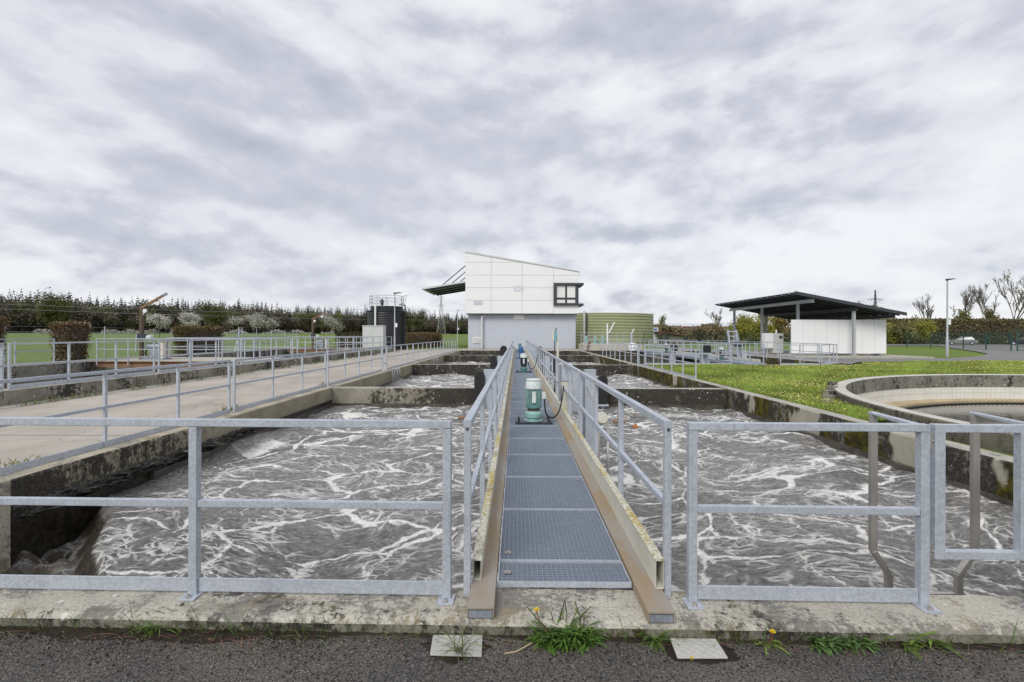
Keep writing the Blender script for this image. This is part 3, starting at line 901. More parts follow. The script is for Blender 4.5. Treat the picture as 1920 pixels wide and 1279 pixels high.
# ------------------------------------------------------------------ second basin on the right
BZ = 0.02
poly = [(6.6, 25.5), (16.1, 25.5), (18.45, 27.7), (18.45, 48.28)]
wall_x('second_basin_wall', 25.45, 25.8, 6.595, 16.1, BZ, [MWO, MCOPED], 'front wall of the second basin at the back of the lawn', 51)
def wall_seg(name, p, q, th, ztop, mats, label, seed):
    p, q = Vector((p[0], p[1], 0)), Vector((q[0], q[1], 0))
    L = (q - p).length; d = (q - p) / L; nn = Vector((-d.y, d.x, 0))
    fr = lambda s, t, z: Vector((p.x + d.x * s + nn.x * t, p.y + d.y * s + nn.y * t, z))
    sec = [(0, -1.5), (0, ztop - 0.02), (0.02, ztop), (th - 0.02, ztop), (th, ztop - 0.02), (th, -1.5)]
    return tag(sweep(sec, 0, L, 'y', 0.3, 0.004, [0, 0, 1, 1, 0, 0], seed, fr).build(name, mats), label, 'wall')
wall_seg('second_basin_wall', (16.1, 25.45), (18.45, 27.65), 0.34, BZ - 0.004, [MWM, MCOPED], 'slanting corner wall of the second basin beside the path', 52)
wall_seg('second_basin_wall', (18.45, 27.65), (18.45, 48.2), 0.34, BZ - 0.008, [MWM, MCOPED], 'far right wall of the second basin in front of the open shelter', 53)
wall_x('second_basin_wall', 36.6, 36.95, 6.6, 18.1, BZ - 0.006, [MWD, MCOPED], 'dark middle cross wall of the second basin', 54)
wall_x('second_basin_wall', 47.9, 48.25, 6.6, 18.1, BZ - 0.002, [MWD, MCOPED], 'back wall of the second basin', 55)
water_sheet('basin_water', 6.59, 18.4, 25.8, 36.6, -0.7, 60, 50, MWATERF, None, 0.02, False, 61)
water_sheet('basin_water', 6.59, 18.4, 36.95, 47.9, -0.7, 60, 50, MWATERF, None, 0.02, False, 62)
# ------------------------------------------------------------------ round settling tank
RZ = 0.18
ct = thing('settling_tank', 'round concrete settling tank with white tiled inside at the right edge', 'tank', (CX, CY, 0))
MB().lathe([(CR, -0.6), (CR, RZ - 0.03), (CR - 0.025, RZ - 0.004)], n=160).build('outer_wall', [MWR], ct, smooth='auto')
MB().lathe([(CR - 0.025, RZ - 0.004), (CR - 0.06, RZ), (CR - 0.27, RZ), (CR - 0.30, RZ - 0.02)], n=160).build('rim', [MRIM], ct, smooth='auto')
MWRI = concrete('round tank inside', (0.27, 0.26, 0.22), (0.17, 0.16, 0.135), algae=0.60, lichen=1.0, crust=0.5)
MB().lathe([(CR - 0.30, RZ - 0.02), (CR - 0.31, -0.26)], n=160).build('inner_wall', [MWRI], ct, smooth='auto')
MGROUT = paint('pale grout', (0.33, 0.31, 0.27), 0.7, 0, 0.1, 3)
MTANF = paint('tan channel coating', (0.46, 0.37, 0.23), 0.6, 0, 0.15, 2)
MB().lathe([(CR - 0.31, -0.26), (CR - 0.27, -0.262), (CR - 0.27, -0.76)], n=160).build('tile_bed', [MGROUT], ct, smooth='auto')
MB().lathe([(CR - 0.262, -0.69), (CR - 0.55, -0.78), (CR - 0.95, -0.80), (CR - 0.95, -0.70)], n=160).build('overflow_channel', [MTANF], ct, smooth='auto')
tw, th_ = 0.165, 0.225
rt = CR - 0.272
tm = MB().box(-tw / 2 + 0.004, tw / 2 - 0.004, 0, 0.014, 0.004, th_ - 0.004)
proto = tm.build('tile', MTILE, ct)
na = int(rt * math.radians(118) / tw)
k0 = 0
for i in range(na):
    for j in range(2):
        t = math.radians(52) + (i + 0.5) * tw / rt
        o = proto if k0 == 0 else proto.copy()
        if k0: COL.objects.link(o); o.parent = ct
        k0 += 1
        r_ = rt - 0.016
        o.location = (r_ * math.cos(t), r_ * math.sin(t), -0.715 + j * th_)
        o.rotation_euler = (0, 0, t - PI / 2)
m = MB()
nt_ = 340
for i in range(nt_):
    a0_, a1_, am_ = 2 * PI * i / nt_, 2 * PI * (i + 0.62) / nt_, 2 * PI * (i + 1) / nt_
    R1 = CR - 1.0
    c = [(R1 * math.cos(a), R1 * math.sin(a)) for a in (a0_, a1_, am_)]
    m.add([(c[0][0], c[0][1], -0.83), (c[2][0], c[2][1], -0.83), (c[2][0], c[2][1], -0.735), (c[1][0], c[1][1], -0.735), (c[1][0], c[1][1], -0.665), (c[0][0], c[0][1], -0.665)], [(0, 1, 2, 3, 4, 5)])
m.build('toothed_weir', [MTANF], ct)
MB().lathe([(CR - 1.02, -0.80), (CR - 1.02, -0.74), (CR - 1.16, -0.735), (CR - 1.16, -0.80)], n=160).build('scum_ring', [MBLK], ct, smooth='auto')
m = MB(); m.lathe([(0.01, 0), (CR - 1.1, 0)], (CX, CY, -0.765), n=120)
tag(m.build('settling_water', MSTILL), kind='structure')
m = MB()
for i in range(9):
    pass
# palisade stones between the lawn, the round tank and the basin wall
def stone(x, y, z, w, d, h_, rz, lab):
    m = MB().box(-w / 2, w / 2, -d / 2, d / 2, 0, h_)
    o = m.build('palisade_stone', MWO, bevel=0.015, loc=(x, y, z)); o.rotation_euler = (random.uniform(-.05, .05), random.uniform(-.05, .05), rz)
    return tag(o, lab, 'stone', 'palisade stones beside the round tank')
for i in range(7):
    t = i / 6
    x, y = 7.2 + 0.62 * (1 - t) * 0 + 0.16 * math.sin(i), 10.6 + 0.27 * i
    p = G(1546 + i * 2.5, 768 - i * 5.2, -0.05)
    stone(p.x, p.y, -0.30, 0.24, 0.22, 0.24 + 0.055 * i, 0.3 + 0.1 * i, '%s stone of the stepped palisade row against the round tank, from the basin wall' % ('lowest', 'second', 'third', 'fourth', 'fifth', 'sixth', 'highest')[i])
# ------------------------------------------------------------------ railings
def box_part(name, par, x0, x1, y0, y1, z0, z1, mat=None, bev=0.004):
    return MB().box(x0, x1, y0, y1, z0, z1).build(name, mat or MG, par, bevel=bev)
def railing(label, p, q, z0, posts, H=1.075, group=None, feet=0, kick=(0.02, 0.10), mids=(0.56,), w=0.045, t=0.042, endpost=True, pb=0.0, name='railing', mat=None, bev=0.004, cat='railing', over=0.0, hole=False):
    """posts: distances along p->q; feet: +1/-1 base plate direction or 0; pb: how far the posts reach below z0"""
    p, q = Vector((p[0], p[1], z0)), Vector((q[0], q[1], z0))
    L = (q - p).length
    ang = math.atan2(q.y - p.y, q.x - p.x)
    o = thing(name, label, cat, p, ang, group)
    mat = mat or MG
    h = w / 2
    post_me = MB().box(-h, h, -h, h, -pb, H - t - 0.001)
    first = None
    for i, s in enumerate(posts):
        if first is None:
            first = post_me.build('post', mat, o, bevel=bev)
            po = first
        else:
            po = first.copy(); COL.objects.link(po); po.parent = o
        po.location = (s, 0, 0)
        if feet:
            f = MB().box(-0.048, 0.048, min(-0.03, feet * 0.085), max(0.03, feet * 0.085), 0, 0.010).build('base_plate', mat, o, bevel=0.003)
            f.location = (s, 0, 0)
            b = MB().lathe([(0.016, 0.0), (0.016, 0.010), (0.008, 0.012), (0.008, 0.022), (0.0, 0.022)], (0.0, feet * 0.055, 0.010), 8).build('bolt', MST, f)
    if hole:
        last_ = MB().lathe([(0.0, 0), (0.009, 0.0), (0.009, 0.002), (0, 0.002)], n=10).build('drain_hole', MBLK, o)
        last_.location = (posts[0] - h - 0.0005, 0, H - t * 0.55 - 0.03); last_.rotation_euler = (0, -PI / 2, 0)
    s0, s1 = posts[0] - h - over, posts[-1] + h + over
    box_part('top_rail', o, s0, s1, -h - 0.003, h + 0.003, H - t, H, mat, bev)
    for i in range(len(posts) - 1):
        a, b = posts[i] + h + 0.001, posts[i + 1] - h - 0.001
        for mz in mids:
            box_part('mid_rail', o, a, b, -h * 0.8, h * 0.8, mz - 0.02, mz + 0.02, mat, bev)
        if kick:
            box_part('kick_plate', o, a, b, -0.006, 0.006, kick[0], kick[1], mat, 0.002)
    return o
def sx(px, py):
    """distance along the front railing line of a photo column"""
    d = RC @ Vector(((px - 960) / FPX, -(py - 627) / FPX, -1))
    base = FP(0, 0)
    # intersect the vertical plane of the railing
    nrm = FN
    tt = (base.x * nrm.x + base.y * nrm.y) / (d.x * nrm.x + d.y * nrm.y)
    P_ = Vector((d.x * tt, d.y * tt, 0))
    return (P_ - base).dot(FD)
def front(label, pxs, py, **kw):
    ss = [sx(x, py) for x in pxs]
    a, b = FP(ss[0], 0), FP(ss[-1], 0)
    return railing(label, a, b, 0.0, [s - ss[0] for s in ss], feet=-1, w=0.05, group='front railings on the kerb', **kw)
sp_ = sx(838, 1100) - sx(365, 1100)
ra = railing('galvanised front railing on the kerb to the left of the walkway', FP(sx(365, 1100) - 2 * sp_, 0), FP(sx(838, 1100), 0), 0, [0, sp_, 2 * sp_, 3 * sp_], feet=-1, w=0.05, group='front railings on the kerb')
front('galvanised front railing on the kerb between walkway and ladder gate', [1297, 1729], 1100)
# swing gate in front of the ladder
g0, g1 = sx(1757, 900), sx(1917, 900)
gp = FP(g0, 0)
gt = thing('ladder_gate', 'small galvanised swing gate in the front railing at the right edge', 'gate', (gp.x, gp.y, 0), FANG)
gw = g1 - g0
zb, zt = 0.285, 1.075
for x in (0, gw):
    box_part('gate_post', gt, x - 0.03, x + 0.03, -0.025, 0.025, zb, zt)
box_part('top_rail', gt, 0.031, gw - 0.031, -0.024, 0.024, zt - 0.045, zt - 0.001)
box_part('bottom_rail', gt, 0.031, gw - 0.031, -0.024, 0.024, zb + 0.001, zb + 0.045)
for z in (0.33, 0.98):
    hg = MB().tube([(-0.075, -0.01, z), (-0.03, -0.01, z)], 0.008, 8).tube([(-0.05, -0.01, z - 0.05), (-0.05, -0.01, z + 0.04)], 0.011, 10)
    hg.build('hinge', MST, gt, smooth='auto')
railing('galvanised front railing beyond the ladder gate, mostly out of the picture', FP(sx(1941, 1100), 0), FP(sx(1941, 1100) + 2.4, 0), 0, [0, 1.2, 2.4], feet=-1, w=0.05, group='front railings on the kerb')
# ------------------------------------------------------------------ ladder into the basin
kb = FP(0, 0).y
lt = thing('basin_ladder', 'stainless steel ladder with cranked handrails behind the ladder gate', 'ladder', (0, 0, 0))
D_ = 3.42
for px, pb_, sgn in ((1637, 1666, 1), (1828, 1797, -1)):
    x0 = AT(px, 900, D_).x; x1 = AT(pb_, 1080, D_).x
    m = MB()
    w_, dd = 0.045, 0.036
    m.bar((x0, D_, 0.085), (x0, D_, 1.045), w_, dd)
    m.bar((x0, D_, 0.09), (x1, D_, -0.075), w_ * 0.95, dd * 0.98)
    m.bar((x1, D_, -0.07), (x1, D_, -1.4), w_, dd)
    m.build('stile', MST, lt, bevel=0.005)
    m = MB().hexa([(x0 - 0.022, D_ - 0.52, 1.01), (x0 + 0.024, D_ - 0.52, 1.01), (x0 + 0.024, D_ + 0.024, 1.047), (x0 - 0.022, D_ + 0.024, 1.047),
                   (x0 - 0.022, D_ - 0.52, 1.045), (x0 + 0.024, D_ - 0.52, 1.045), (x0 + 0.024, D_ + 0.024, 1.062), (x0 - 0.022, D_ + 0.024, 1.062)])
    m.build('handrail_arm', MG, lt, bevel=0.004)
xa_, xb_ = AT(1666, 1080, D_).x, AT(1797, 1080, D_).x
for i in range(4):
    MB().bar((xa_, D_, -0.22 - 0.28 * i), (xb_, D_, -0.22 - 0.28 * i), 0.03, 0.03).build('rung', MST, lt)
# ------------------------------------------------------------------ walkway
wk = thing('walkway', 'grated steel walkway running down the middle of the basins', 'walkway', (0.31, 2.7, 0))
def wpart(name, m, mat, bev=0.0, par=None, smooth=False):
    o = m.build(name, mat, par or wk, bevel=bev, smooth=smooth)
    o.location = (-0.31, -2.7, 0) if par is None else (0, 0, 0)
    return o
for (x0, x1, y0) in ((-0.272, -0.122, 2.715), (0.734, 0.884, 2.685)):
    m = MB()
    m.box(x0, x1, y0, 47.8, 0.052, 0.064); 
    m.box(x0, x0 + 0.008, y0, 47.8, 0.002, 0.051); m.box(x1 - 0.008, x1, y0, 47.8, 0.002, 0.051)
    ch = wpart('side_channel', m, MTAN, 0.003)
    wpart('end_plate', MB().box(x0 + 0.009, x1 - 0.009, y0 + 0.004, y0 + 0.014, 0.003, 0.046), MG2, 0.002)
    wpart('girder', MB().box(x0 + 0.03, x1 - 0.03, 3.2, 47.7, -0.24, 0.0), MG2)
# gratings: bars are real, one shared mesh
GW0, GW1, GZ = -0.114, 0.726, 0.045
def grating(L):
    m = MB()
    Wd = GW1 - GW0
    e_ = 0.008
    m.box(0, Wd, 0.002, 0.002 + e_, -0.03, 0.004, 1); m.box(0, Wd, L - 0.010, L - 0.010 + e_, -0.03, 0.004, 1)
    m.box(0, e_, 0.0105, L - 0.0105, -0.03, 0.003, 1); m.box(Wd - e_, Wd, 0.0105, L - 0.0105, -0.03, 0.003, 1)
    n = 26
    for i in range(1, n):
        x = Wd * i / n
        m.box(x - 0.0016, x + 0.0016, 0.007, L - 0.007, -0.030, -0.001)
    k = int(round(L / 0.0327))
    for j in range(1, k):
        y = L * j / k
        m.box(0.005, Wd - 0.005, y - 0.0016, y + 0.0016, -0.020, -0.0016)
    return m
def clip(par, x, y):
    m = MB().box(x - 0.022, x + 0.022, y - 0.02, y + 0.02, 0.0015, 0.004).lathe([(0.009, 0.004), (0.009, 0.011), (0, 0.011)], (x, y, 0), 8)
    m.build('clip', MST, par)
gshort = wpart('grating_panel', grating(0.29), [MGR, MG]); gshort.location = (GW0 - 0.31, 3.03 - 2.7, GZ)
clip(gshort, 0.06, 0.13)
glong = wpart('grating_panel', grating(0.978), [MGR, MG]); glong.location = (GW0 - 0.31, 3.325 - 2.7, GZ)
clip(glong, 0.06, 0.12)
for i in range(1, 45):
    o = glong.copy(); COL.objects.link(o); o.parent = wk
    o.location = (GW0 - 0.31, 3.325 + 0.98 * i - 2.7, GZ)
    if i < 4:
        clip(o, 0.78, 0.86)
# cable trays along both sides
for x0, x1, z1, y0, lab in ((-0.266, -0.216, 0.185, 3.02, 'cream cable tray with moss-spotted lid along the left of the walkway'), (0.846, 0.897, 0.232, 2.93, 'taller cream cable tray with yellow moss along the right of the walkway')):
    tr = thing('cable_tray', lab, 'cable tray', (x0, y0, 0.065), 0, 'cable trays along the walkway')
    h = z1 - 0.065
    L = 47.5 - y0; w_ = x1 - x0
    MB().box(0, 0.003, 0, L, 0, h).box(w_ - 0.003, w_, 0, L, 0, h).box(0.0031, w_ - 0.0031, 0, L, 0, 0.003).build('trough', MTRAY, tr)
    MB().box(-0.004, w_ + 0.004, -0.002, L, h + 0.001, h + 0.009).build('lid', MLID, tr)
    MB().tube([(w_ / 2, 0.35, 0.025), (w_ / 2, 2.5, 0.025)], 0.012, 6).build('cable', MBLK, tr)
# walkway railings in sections
def spans(a, b, n):
    return [a + (b - a) * i / (n - 1) for i in range(n)]
words = ['first', 'second', 'third', 'fourth', 'fifth', 'sixth', 'seventh', 'eighth', 'ninth', 'tenth', 'eleventh']
for side, X in (('left', -0.297), ('right', 0.926)):
    for i in range(11):
        y0 = 2.95 + 4.08 * i
        railing('%s section from the camera of the walkway railing on its %s side' % (words[i], side), (X, y0), (X, y0 + 4.0), 0.0,
                [0.02, 1.33, 2.65, 3.96], w=0.042, t=0.045, kick=None, group='railings along the walkway', pb=0.02 if i == 0 else 0.12, bev=0.003, hole=(i == 0))
# ------------------------------------------------------------------ stirrer motors on the walkway
def motor(loc, label, body, cowl, low, sc=1.0):
    o = thing('stirrer_motor', label, 'motor', loc, 0, 'stirrer motors standing on the walkway')
    o.scale = (sc, sc, sc)
    pl = MB().box(-0.32, 0.32, -0.20, 0.20, 0, 0.035).build('mounting_plate', MNAVY, o, bevel=0.004)
    for x in (-0.26, 0.26):
        for y in (-0.14, 0.14):
            MB().lathe([(0.022, 0.035), (0.022, 0.048), (0.012, 0.05), (0.010, 0.085), (0.006, 0.09), (0, 0.09)], (x, y, 0), 8).build('bolt', MBLK, pl)
    MB().lathe([(0.165, 0.0355), (0.165, 0.05), (0.12, 0.06), (0.115, 0.09), (0.15, 0.10), (0.155, 0.17), (0.13, 0.195), (0.12, 0.21)], n=28).build('gearbox', low, o, smooth='auto')
    MB().lathe([(0.12, 0.211), (0.105, 0.215), (0.105, 0.245), (0.12, 0.25)], n=28).build('coupling', MBROWND, o, smooth='auto')
    MB().lathe([(0.12, 0.251), (0.135, 0.27), (0.135, 0.315), (0.112, 0.33), (0.112, 0.595), (0.0, 0.595)], n=28).build('housing', MTEALD if body is MTEAL else body, o, smooth='auto')
    MB().box(-0.035, 0.035, -0.148, -0.136, 0.36, 0.56).build('highlight_strip', cowl, o, bevel=0.004)  # strip in cowl colour, stands in for the highlight down the housing front
    fin = MB().box(0.110, 0.138, -0.0045, 0.0045, 0.33, 0.594)
    f0 = None
    for k in range(24):
        a = 2 * PI * k / 24
        if f0 is None:
            f = f0 = fin.build('cooling_fin', body, o)
        else:
            f = f0.copy(); COL.objects.link(f); f.parent = o
        f.rotation_euler = (0, 0, a + 0.1)
    MB().lathe([(0.136, 0.595), (0.142, 0.60), (0.142, 0.70), (0.128, 0.735), (0.0, 0.738)], n=28).build('fan_cowl', cowl, o, smooth='auto')
    MB().lathe([(0.11, 0.745), (0.132, 0.745), (0.134, 0.752), (0.120, 0.768), (0, 0.77)], n=28).build('rain_cap', cowl, o, smooth='auto')
    MB().box(0.14, 0.215, -0.06, 0.055, 0.42, 0.53).build('terminal_box', cowl, o, bevel=0.008)
    return o
GT = GZ + 0.002
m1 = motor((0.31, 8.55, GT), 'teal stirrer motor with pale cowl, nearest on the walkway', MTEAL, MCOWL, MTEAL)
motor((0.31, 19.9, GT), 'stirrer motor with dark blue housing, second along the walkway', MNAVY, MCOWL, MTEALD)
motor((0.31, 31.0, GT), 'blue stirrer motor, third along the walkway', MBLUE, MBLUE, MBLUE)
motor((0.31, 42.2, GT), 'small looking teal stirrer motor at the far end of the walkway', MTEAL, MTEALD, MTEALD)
def cable(label, pts, r=0.012, n=8):
    # smooth the polyline
    P = [Vector(p) for p in pts]
    for _ in range(3):
        Q = [P[0]]
        for a, b in zip(P[:-1], P[1:]):
            Q += [a * 0.75 + b * 0.25, a * 0.25 + b * 0.75]
        P = Q + [P[-1]]
    return tag(MB().tube(P, r, n).build('motor_cable', MBLK, smooth=True), label, 'cable')
cable('black cable looping from the nearest teal motor to the railing riser', [(0.50, 8.5, 0.47), (0.50, 8.5, 0.38), (0.52, 8.5, 0.20), (0.62, 8.55, 0.11), (0.76, 8.7, 0.16), (0.86, 9.0, 0.40), (0.90, 9.2, 0.62)], 0.013)
cable('black cable looping from the second motor to the railing', [(0.50, 19.85, 0.47), (0.51, 19.85, 0.3), (0.60, 19.9, 0.15), (0.74, 20.0, 0.2), (0.86, 20.2, 0.5), (0.90, 20.4, 0.75)], 0.016)
cable('black cable hanging from the blue third motor to the left railing', [(0.14, 31.0, 0.55), (0.0, 31.0, 0.62), (-0.15, 31.0, 0.75), (-0.27, 31.0, 0.80)], 0.02)
# cable riser, control pole, sensor, guide columns on the right of the railing
rs = thing('cable_riser', 'cream and galvanised cable riser standing at the right walkway railing', 'cable riser', (0.985, 9.35, 0))
MB().box(-0.10, 0.10, 0.02, 0.12, 0.06, 0.70).build('riser_box', MTRAY, rs, bevel=0.004)
MB().hexa([(-0.11, 0.0, 0.70), (0.11, 0.0, 0.70), (0.11, 0.14, 0.70), (-0.11, 0.14, 0.70), (-0.11, 0.0, 1.02), (0.11, 0.0, 1.02), (0.11, 0.14, 1.05), (-0.11, 0.14, 1.05)]).build('cover', MG, rs, bevel=0.004)
MB().box(-0.16, -0.12, 0.03, 0.10, 0.3, 1.0).build('support_bracket', MG2, rs)
cp = thing('control_pole', 'white control pole with blue measuring unit beside the right walkway railing', 'pole', (1.01, 11.8, 0))
MB().box(-0.022, 0.022, -0.03, 0.03, 0.05, 1.58).build('pole', MCREAM, cp, bevel=0.004)
MB().box(-0.145, -0.085, -0.06, 0.04, 1.45, 1.68).build('side_shell', MCREAM, cp, bevel=0.01)
MB().box(-0.084, -0.030, -0.07, 0.05, 1.43, 1.69).build('display_unit', paint('light blue plastic', (0.16, 0.42, 0.52), 0.4), cp, bevel=0.01)
MB().tube([(-0.07, 0, 1.43), (-0.075, 0, 1.2), (-0.05, 0, 0.7), (-0.07, 0, 0.2)], 0.014, 6).build('cable', MBLK, cp, smooth=True)
MB().box(-0.05, -0.028, -0.01, 0.01, 1.69, 1.76).build('antenna', MBLK, cp)
def column(x, y, w, z1, label):
    o = thing('guide_column', label, 'column', (x, y, -0.9), 0, 'galvanised guide columns in the basins')
    MB().box(-w / 2, w / 2, -w / 2, w / 2, 0, z1 + 0.9).build('shaft', MG, o, bevel=0.008)
    MB().box(-w / 2 - 0.006, w / 2 + 0.006, -w / 2 - 0.006, w / 2 + 0.006, z1 + 0.9, z1 + 0.915).build('cap', MG, o, bevel=0.004)
    MB().box(-w / 2 - 0.05, -w / 2 - 0.002, -0.02, 0.02, 0.5, z1 + 0.86).build('rack', MG2, o)
    return o
column(1.37, 9.0, 0.20, 0.93, 'galvanised guide column just right of the nearest motor')
column(-0.78, 14.05, 0.30, 0.56, 'galvanised guide column at the nearest cross wall left of the walkway')
column(-0.82, 25.2, 0.30, 0.45, 'galvanised guide column at the second cross wall left of the walkway')
column(1.62, 25.2, 0.30, 0.45, 'galvanised guide column at the second cross wall right of the walkway')
column(1.62, 13.6, 0.24, 0.62, 'galvanised guide column at the nearest cross wall right of the walkway')
def gate_flap(x, y, w, z0, z1, th, label, rz=0.0):
    o = thing('rubber_gate_wheel', label, 'gate', (x, y, z0), rz, 'black rounded gate wheels at the cross walls')
    H = z1 - z0
    m = MB()
    n = 18
    out = [(-w / 2, 0)]
    prof = []
    for i in range(n + 1):
        a = PI * i / n
        prof.append((-w / 2 * math.cos(a), H - w * 0.62 + w * 0.62 * math.sin(a)))
    prof = [(-w / 2 * 0.96, 0)] + prof + [(w / 2 * 0.96, 0)]
    k = len(prof)
    vs = [(px_, -th / 2, pz) for px_, pz in prof] + [(px_, th / 2, pz) for px_, pz in prof]
    m.add(vs, [tuple(range(k)), tuple(range(2 * k - 1, k - 1, -1))] + [(i, k + i, k + (i + 1) % k, (i + 1) % k) for i in range(k)])
    m.build('rubber_body', MBLK, o, bevel=0.03, segs=3)
    MB().box(-w * 0.56, w * 0.56, -th * 0.7, th * 0.7, -0.06, -0.004).build('collar', MG, o, bevel=0.004)
    MB().bar((0, 0, -0.5), (0, 0, -0.07), 0.09, 0.09).build('stem', MG2, o)
    return o
gate_flap(-1.05, 14.0, 0.30, -0.42, 0.55, 0.42, 'black rounded rubber gate left of the walkway at the nearest cross wall')
gate_flap(2.50, 14.0, 0.28, -0.40, 0.45, 0.16, 'black rounded rubber gate right of the walkway at the nearest cross wall')
gate_flap(-1.18, 25.2, 0.32, -0.42, 0.50, 0.42, 'black rounded rubber gate left of the walkway at the second cross wall')
gate_flap(2.05, 25.2, 0.30, -0.40, 0.45, 0.30, 'black rounded rubber gate right of the walkway at the second cross wall')
gate_flap(-0.95, 36.6, 0.55, -0.3, 0.75, 0.42, 'black rounded rubber gate left of the walkway at the third cross wall')
gate_flap(1.75, 36.6, 0.50, -0.3, 0.70, 0.42, 'black rounded rubber gate right of the walkway at the third cross wall')
# round sensor box on a rod, and bent sampling tubes
sn = thing('sensor_box', 'round cream sensor box on a rod clamped to the right walkway railing', 'sensor', (1.03, 6.2, 0))
MB().lathe([(0.0, -0.055), (0.072, -0.055), (0.082, -0.045), (0.082, 0.03), (0.07, 0.05), (0, 0.052)], n=28).build('box', MCREAM, sn, smooth='auto')
sn.children[0].rotation_euler = (1.25, 0, 0.25); sn.children[0].location = (0.06, 0, 0.53)
MB().tube([(0.02, 0.0, 0.62), (-0.05, 0.55, 0.86)], 0.011, 8).build('rod', MST, sn, smooth=True)
MB().tube([(0.05, 0.02, 0.45), (0.03, 0.02, 0.36), (0.03, 0.02, -0.1)], 0.013, 8).build('tube', MCREAM, sn, smooth=True)
for x, y, lab in ((1.14, 6.0, 'straight steel sampling tube beside the right walkway railing'), (1.30, 6.1, 'bent steel sampling tube with orange head right of the walkway')):
    st_ = thing('sampling_tube', lab, 'tube', (x, y, -0.7))
    MB().tube([(0, 0, 0), (0, 0, 1.08), (0.02, 0, 1.13), (0.07, 0, 1.15), (0.16, 0, 1.15)] if x > 1.2 else [(0, 0, 0), (0, 0, 1.15)], 0.016, 10).build('pipe', MST, st_, smooth=True)
    if x > 1.2:
        MB().lathe([(0.0, 0), (0.03, 0), (0.035, 0.02), (0.015, 0.06), (0, 0.065)], (0.20, 0, 1.12), 12).build('head', paint('orange plastic', (0.42, 0.15, 0.04), 0.5), st_, smooth='auto')
for px, py, lab in ((869, 783, 'brown valve stub sticking out of the water left of the walkway'), (1160, 790, 'brown valve stub sticking out of the water right of the walkway')):
    p = G(px, py, -0.45)
    vv = thing('valve_stub', lab, 'valve', (p.x, p.y, -0.65), 0, 'valve stubs in the near basin')
    MB().tube([(-0.13, 0, 0.2), (0.14, 0, 0.2)], 0.05, 10).build('pipe', MBROWN, vv, smooth='auto')
    MB().lathe([(0.03, 0.24), (0.03, 0.34), (0.05, 0.36), (0, 0.37)], n=10).build('spindle', MG2, vv, smooth='auto')
    MB().tube([(0.0, 0, -0.2), (0.0, 0, 0.18)], 0.03, 8).build('stem', MG2, vv)
# ------------------------------------------------------------------ railings round the basins
secs = [(3.3, 5.15), (5.25, 9.72), (9.84, 14.62), (14.76, 20.75), (21.55, 27.0), (27.1, 32.6), (32.7, 38.2), (38.3, 43.2), (43.3, 47.6)]
RX = -5.78
for i, (a, b) in enumerate(secs):
    n = max(2, int(round((b - a) / 1.53)) + 1)
    railing('%s section from the camera of the railing between the service road and the basin' % words[i], (RX, a), (RX, b), 0.0, spans(0.03, b - a - 0.03, n), kick=(-0.01, 0.085), group='railings along the service road', w=0.042)
lg = thing('access_gate', 'narrow galvanised access gate in the service road railing', 'gate', (RX, 20.84, 0), PI / 2)
for x in (0.03, 0.60):
    box_part('gate_post', lg, x - 0.02, x + 0.02, -0.02, 0.02, 0.1, 1.07)
box_part('gate_rail', lg, 0.051, 0.579, -0.02, 0.02, 1.03, 1.07)
box_part('gate_rail', lg, 0.051, 0.579, -0.02, 0.02, 0.3, 0.34)
def wall_ladder(x, y, z0, z1, label, rz=0):
    o = thing('wall_ladder', label, 'ladder', (x, y, 0), rz, 'small ladders on the basin walls')
    for s in (-0.2, 0.2):
        MB().tube([(0.28, s, z1 - 0.35), (0.28, s, z1 - 0.1), (0.20, s, z1), (0.08, s, z1 - 0.05), (0.08, s, z0)], 0.02, 8).build('stile', MG, o, smooth=True)
    for k in range(5):
        MB().tube([(0.08, -0.2, z0 + 0.15 + 0.26 * k), (0.08, 0.2, z0 + 0.15 + 0.26 * k)], 0.014, 6).build('rung', MG, o)
    return o
wall_ladder(XL + 0.05, 21.2, -1.1, 0.12, 'small ladder down the pale basin wall at the access gate')
wall_ladder(XL + 0.05, 31.5, -1.1, 0.12, 'small ladder far down the pale basin wall')
# railing along the lawn side, then round the second basin
railing('galvanised railing on the mossy basin wall at the end of the lawn', (6.45, 17.4), (6.45, 25.5), 0.0, spans(0.03, 8.07, 7), kick=(0.0, 0.09), group='railings around the second basin', w=0.045)
railing('left front railing section of the second basin behind the lawn', (6.75, 25.62), (11.4, 25.62), BZ, spans(0.03, 4.6, 4), kick=(0.0, 0.09), group='railings around the second basin')
railing('right front railing section of the second basin behind the lawn', (13.9, 25.62), (16.0, 25.62), BZ, spans(0.03, 2.07, 3), kick=(0.0, 0.09), group='railings around the second basin')
railing('short slanting railing at the corner of the second basin', (16.1, 25.66), (18.3, 27.75), BZ, spans(0.05, 2.95, 3), kick=(0.0, 0.09), group='railings around the second basin')
railing('nearer railing section on the far right wall of the second basin', (18.28, 28.0), (18.28, 37.0), BZ, spans(0.03, 8.9, 7), kick=(0.0, 0.09), group='railings around the second basin')
railing('farther railing section on the far right wall of the second basin', (18.28, 37.2), (18.28, 47.9), BZ, spans(0.03, 10.6, 8), kick=(0.0, 0.09), group='railings around the second basin')
railing('back railing of the second basin', (7.0, 48.05), (18.0, 48.05), BZ, spans(0.03, 10.9, 8), kick=None, group='railings around the second basin')
railing('railing on the lawn wall beyond the corner of the second basin', (6.5, 25.9), (6.5, 36.5), 0.0, spans(0.03, 10.5, 8), kick=None, group='railings around the second basin')
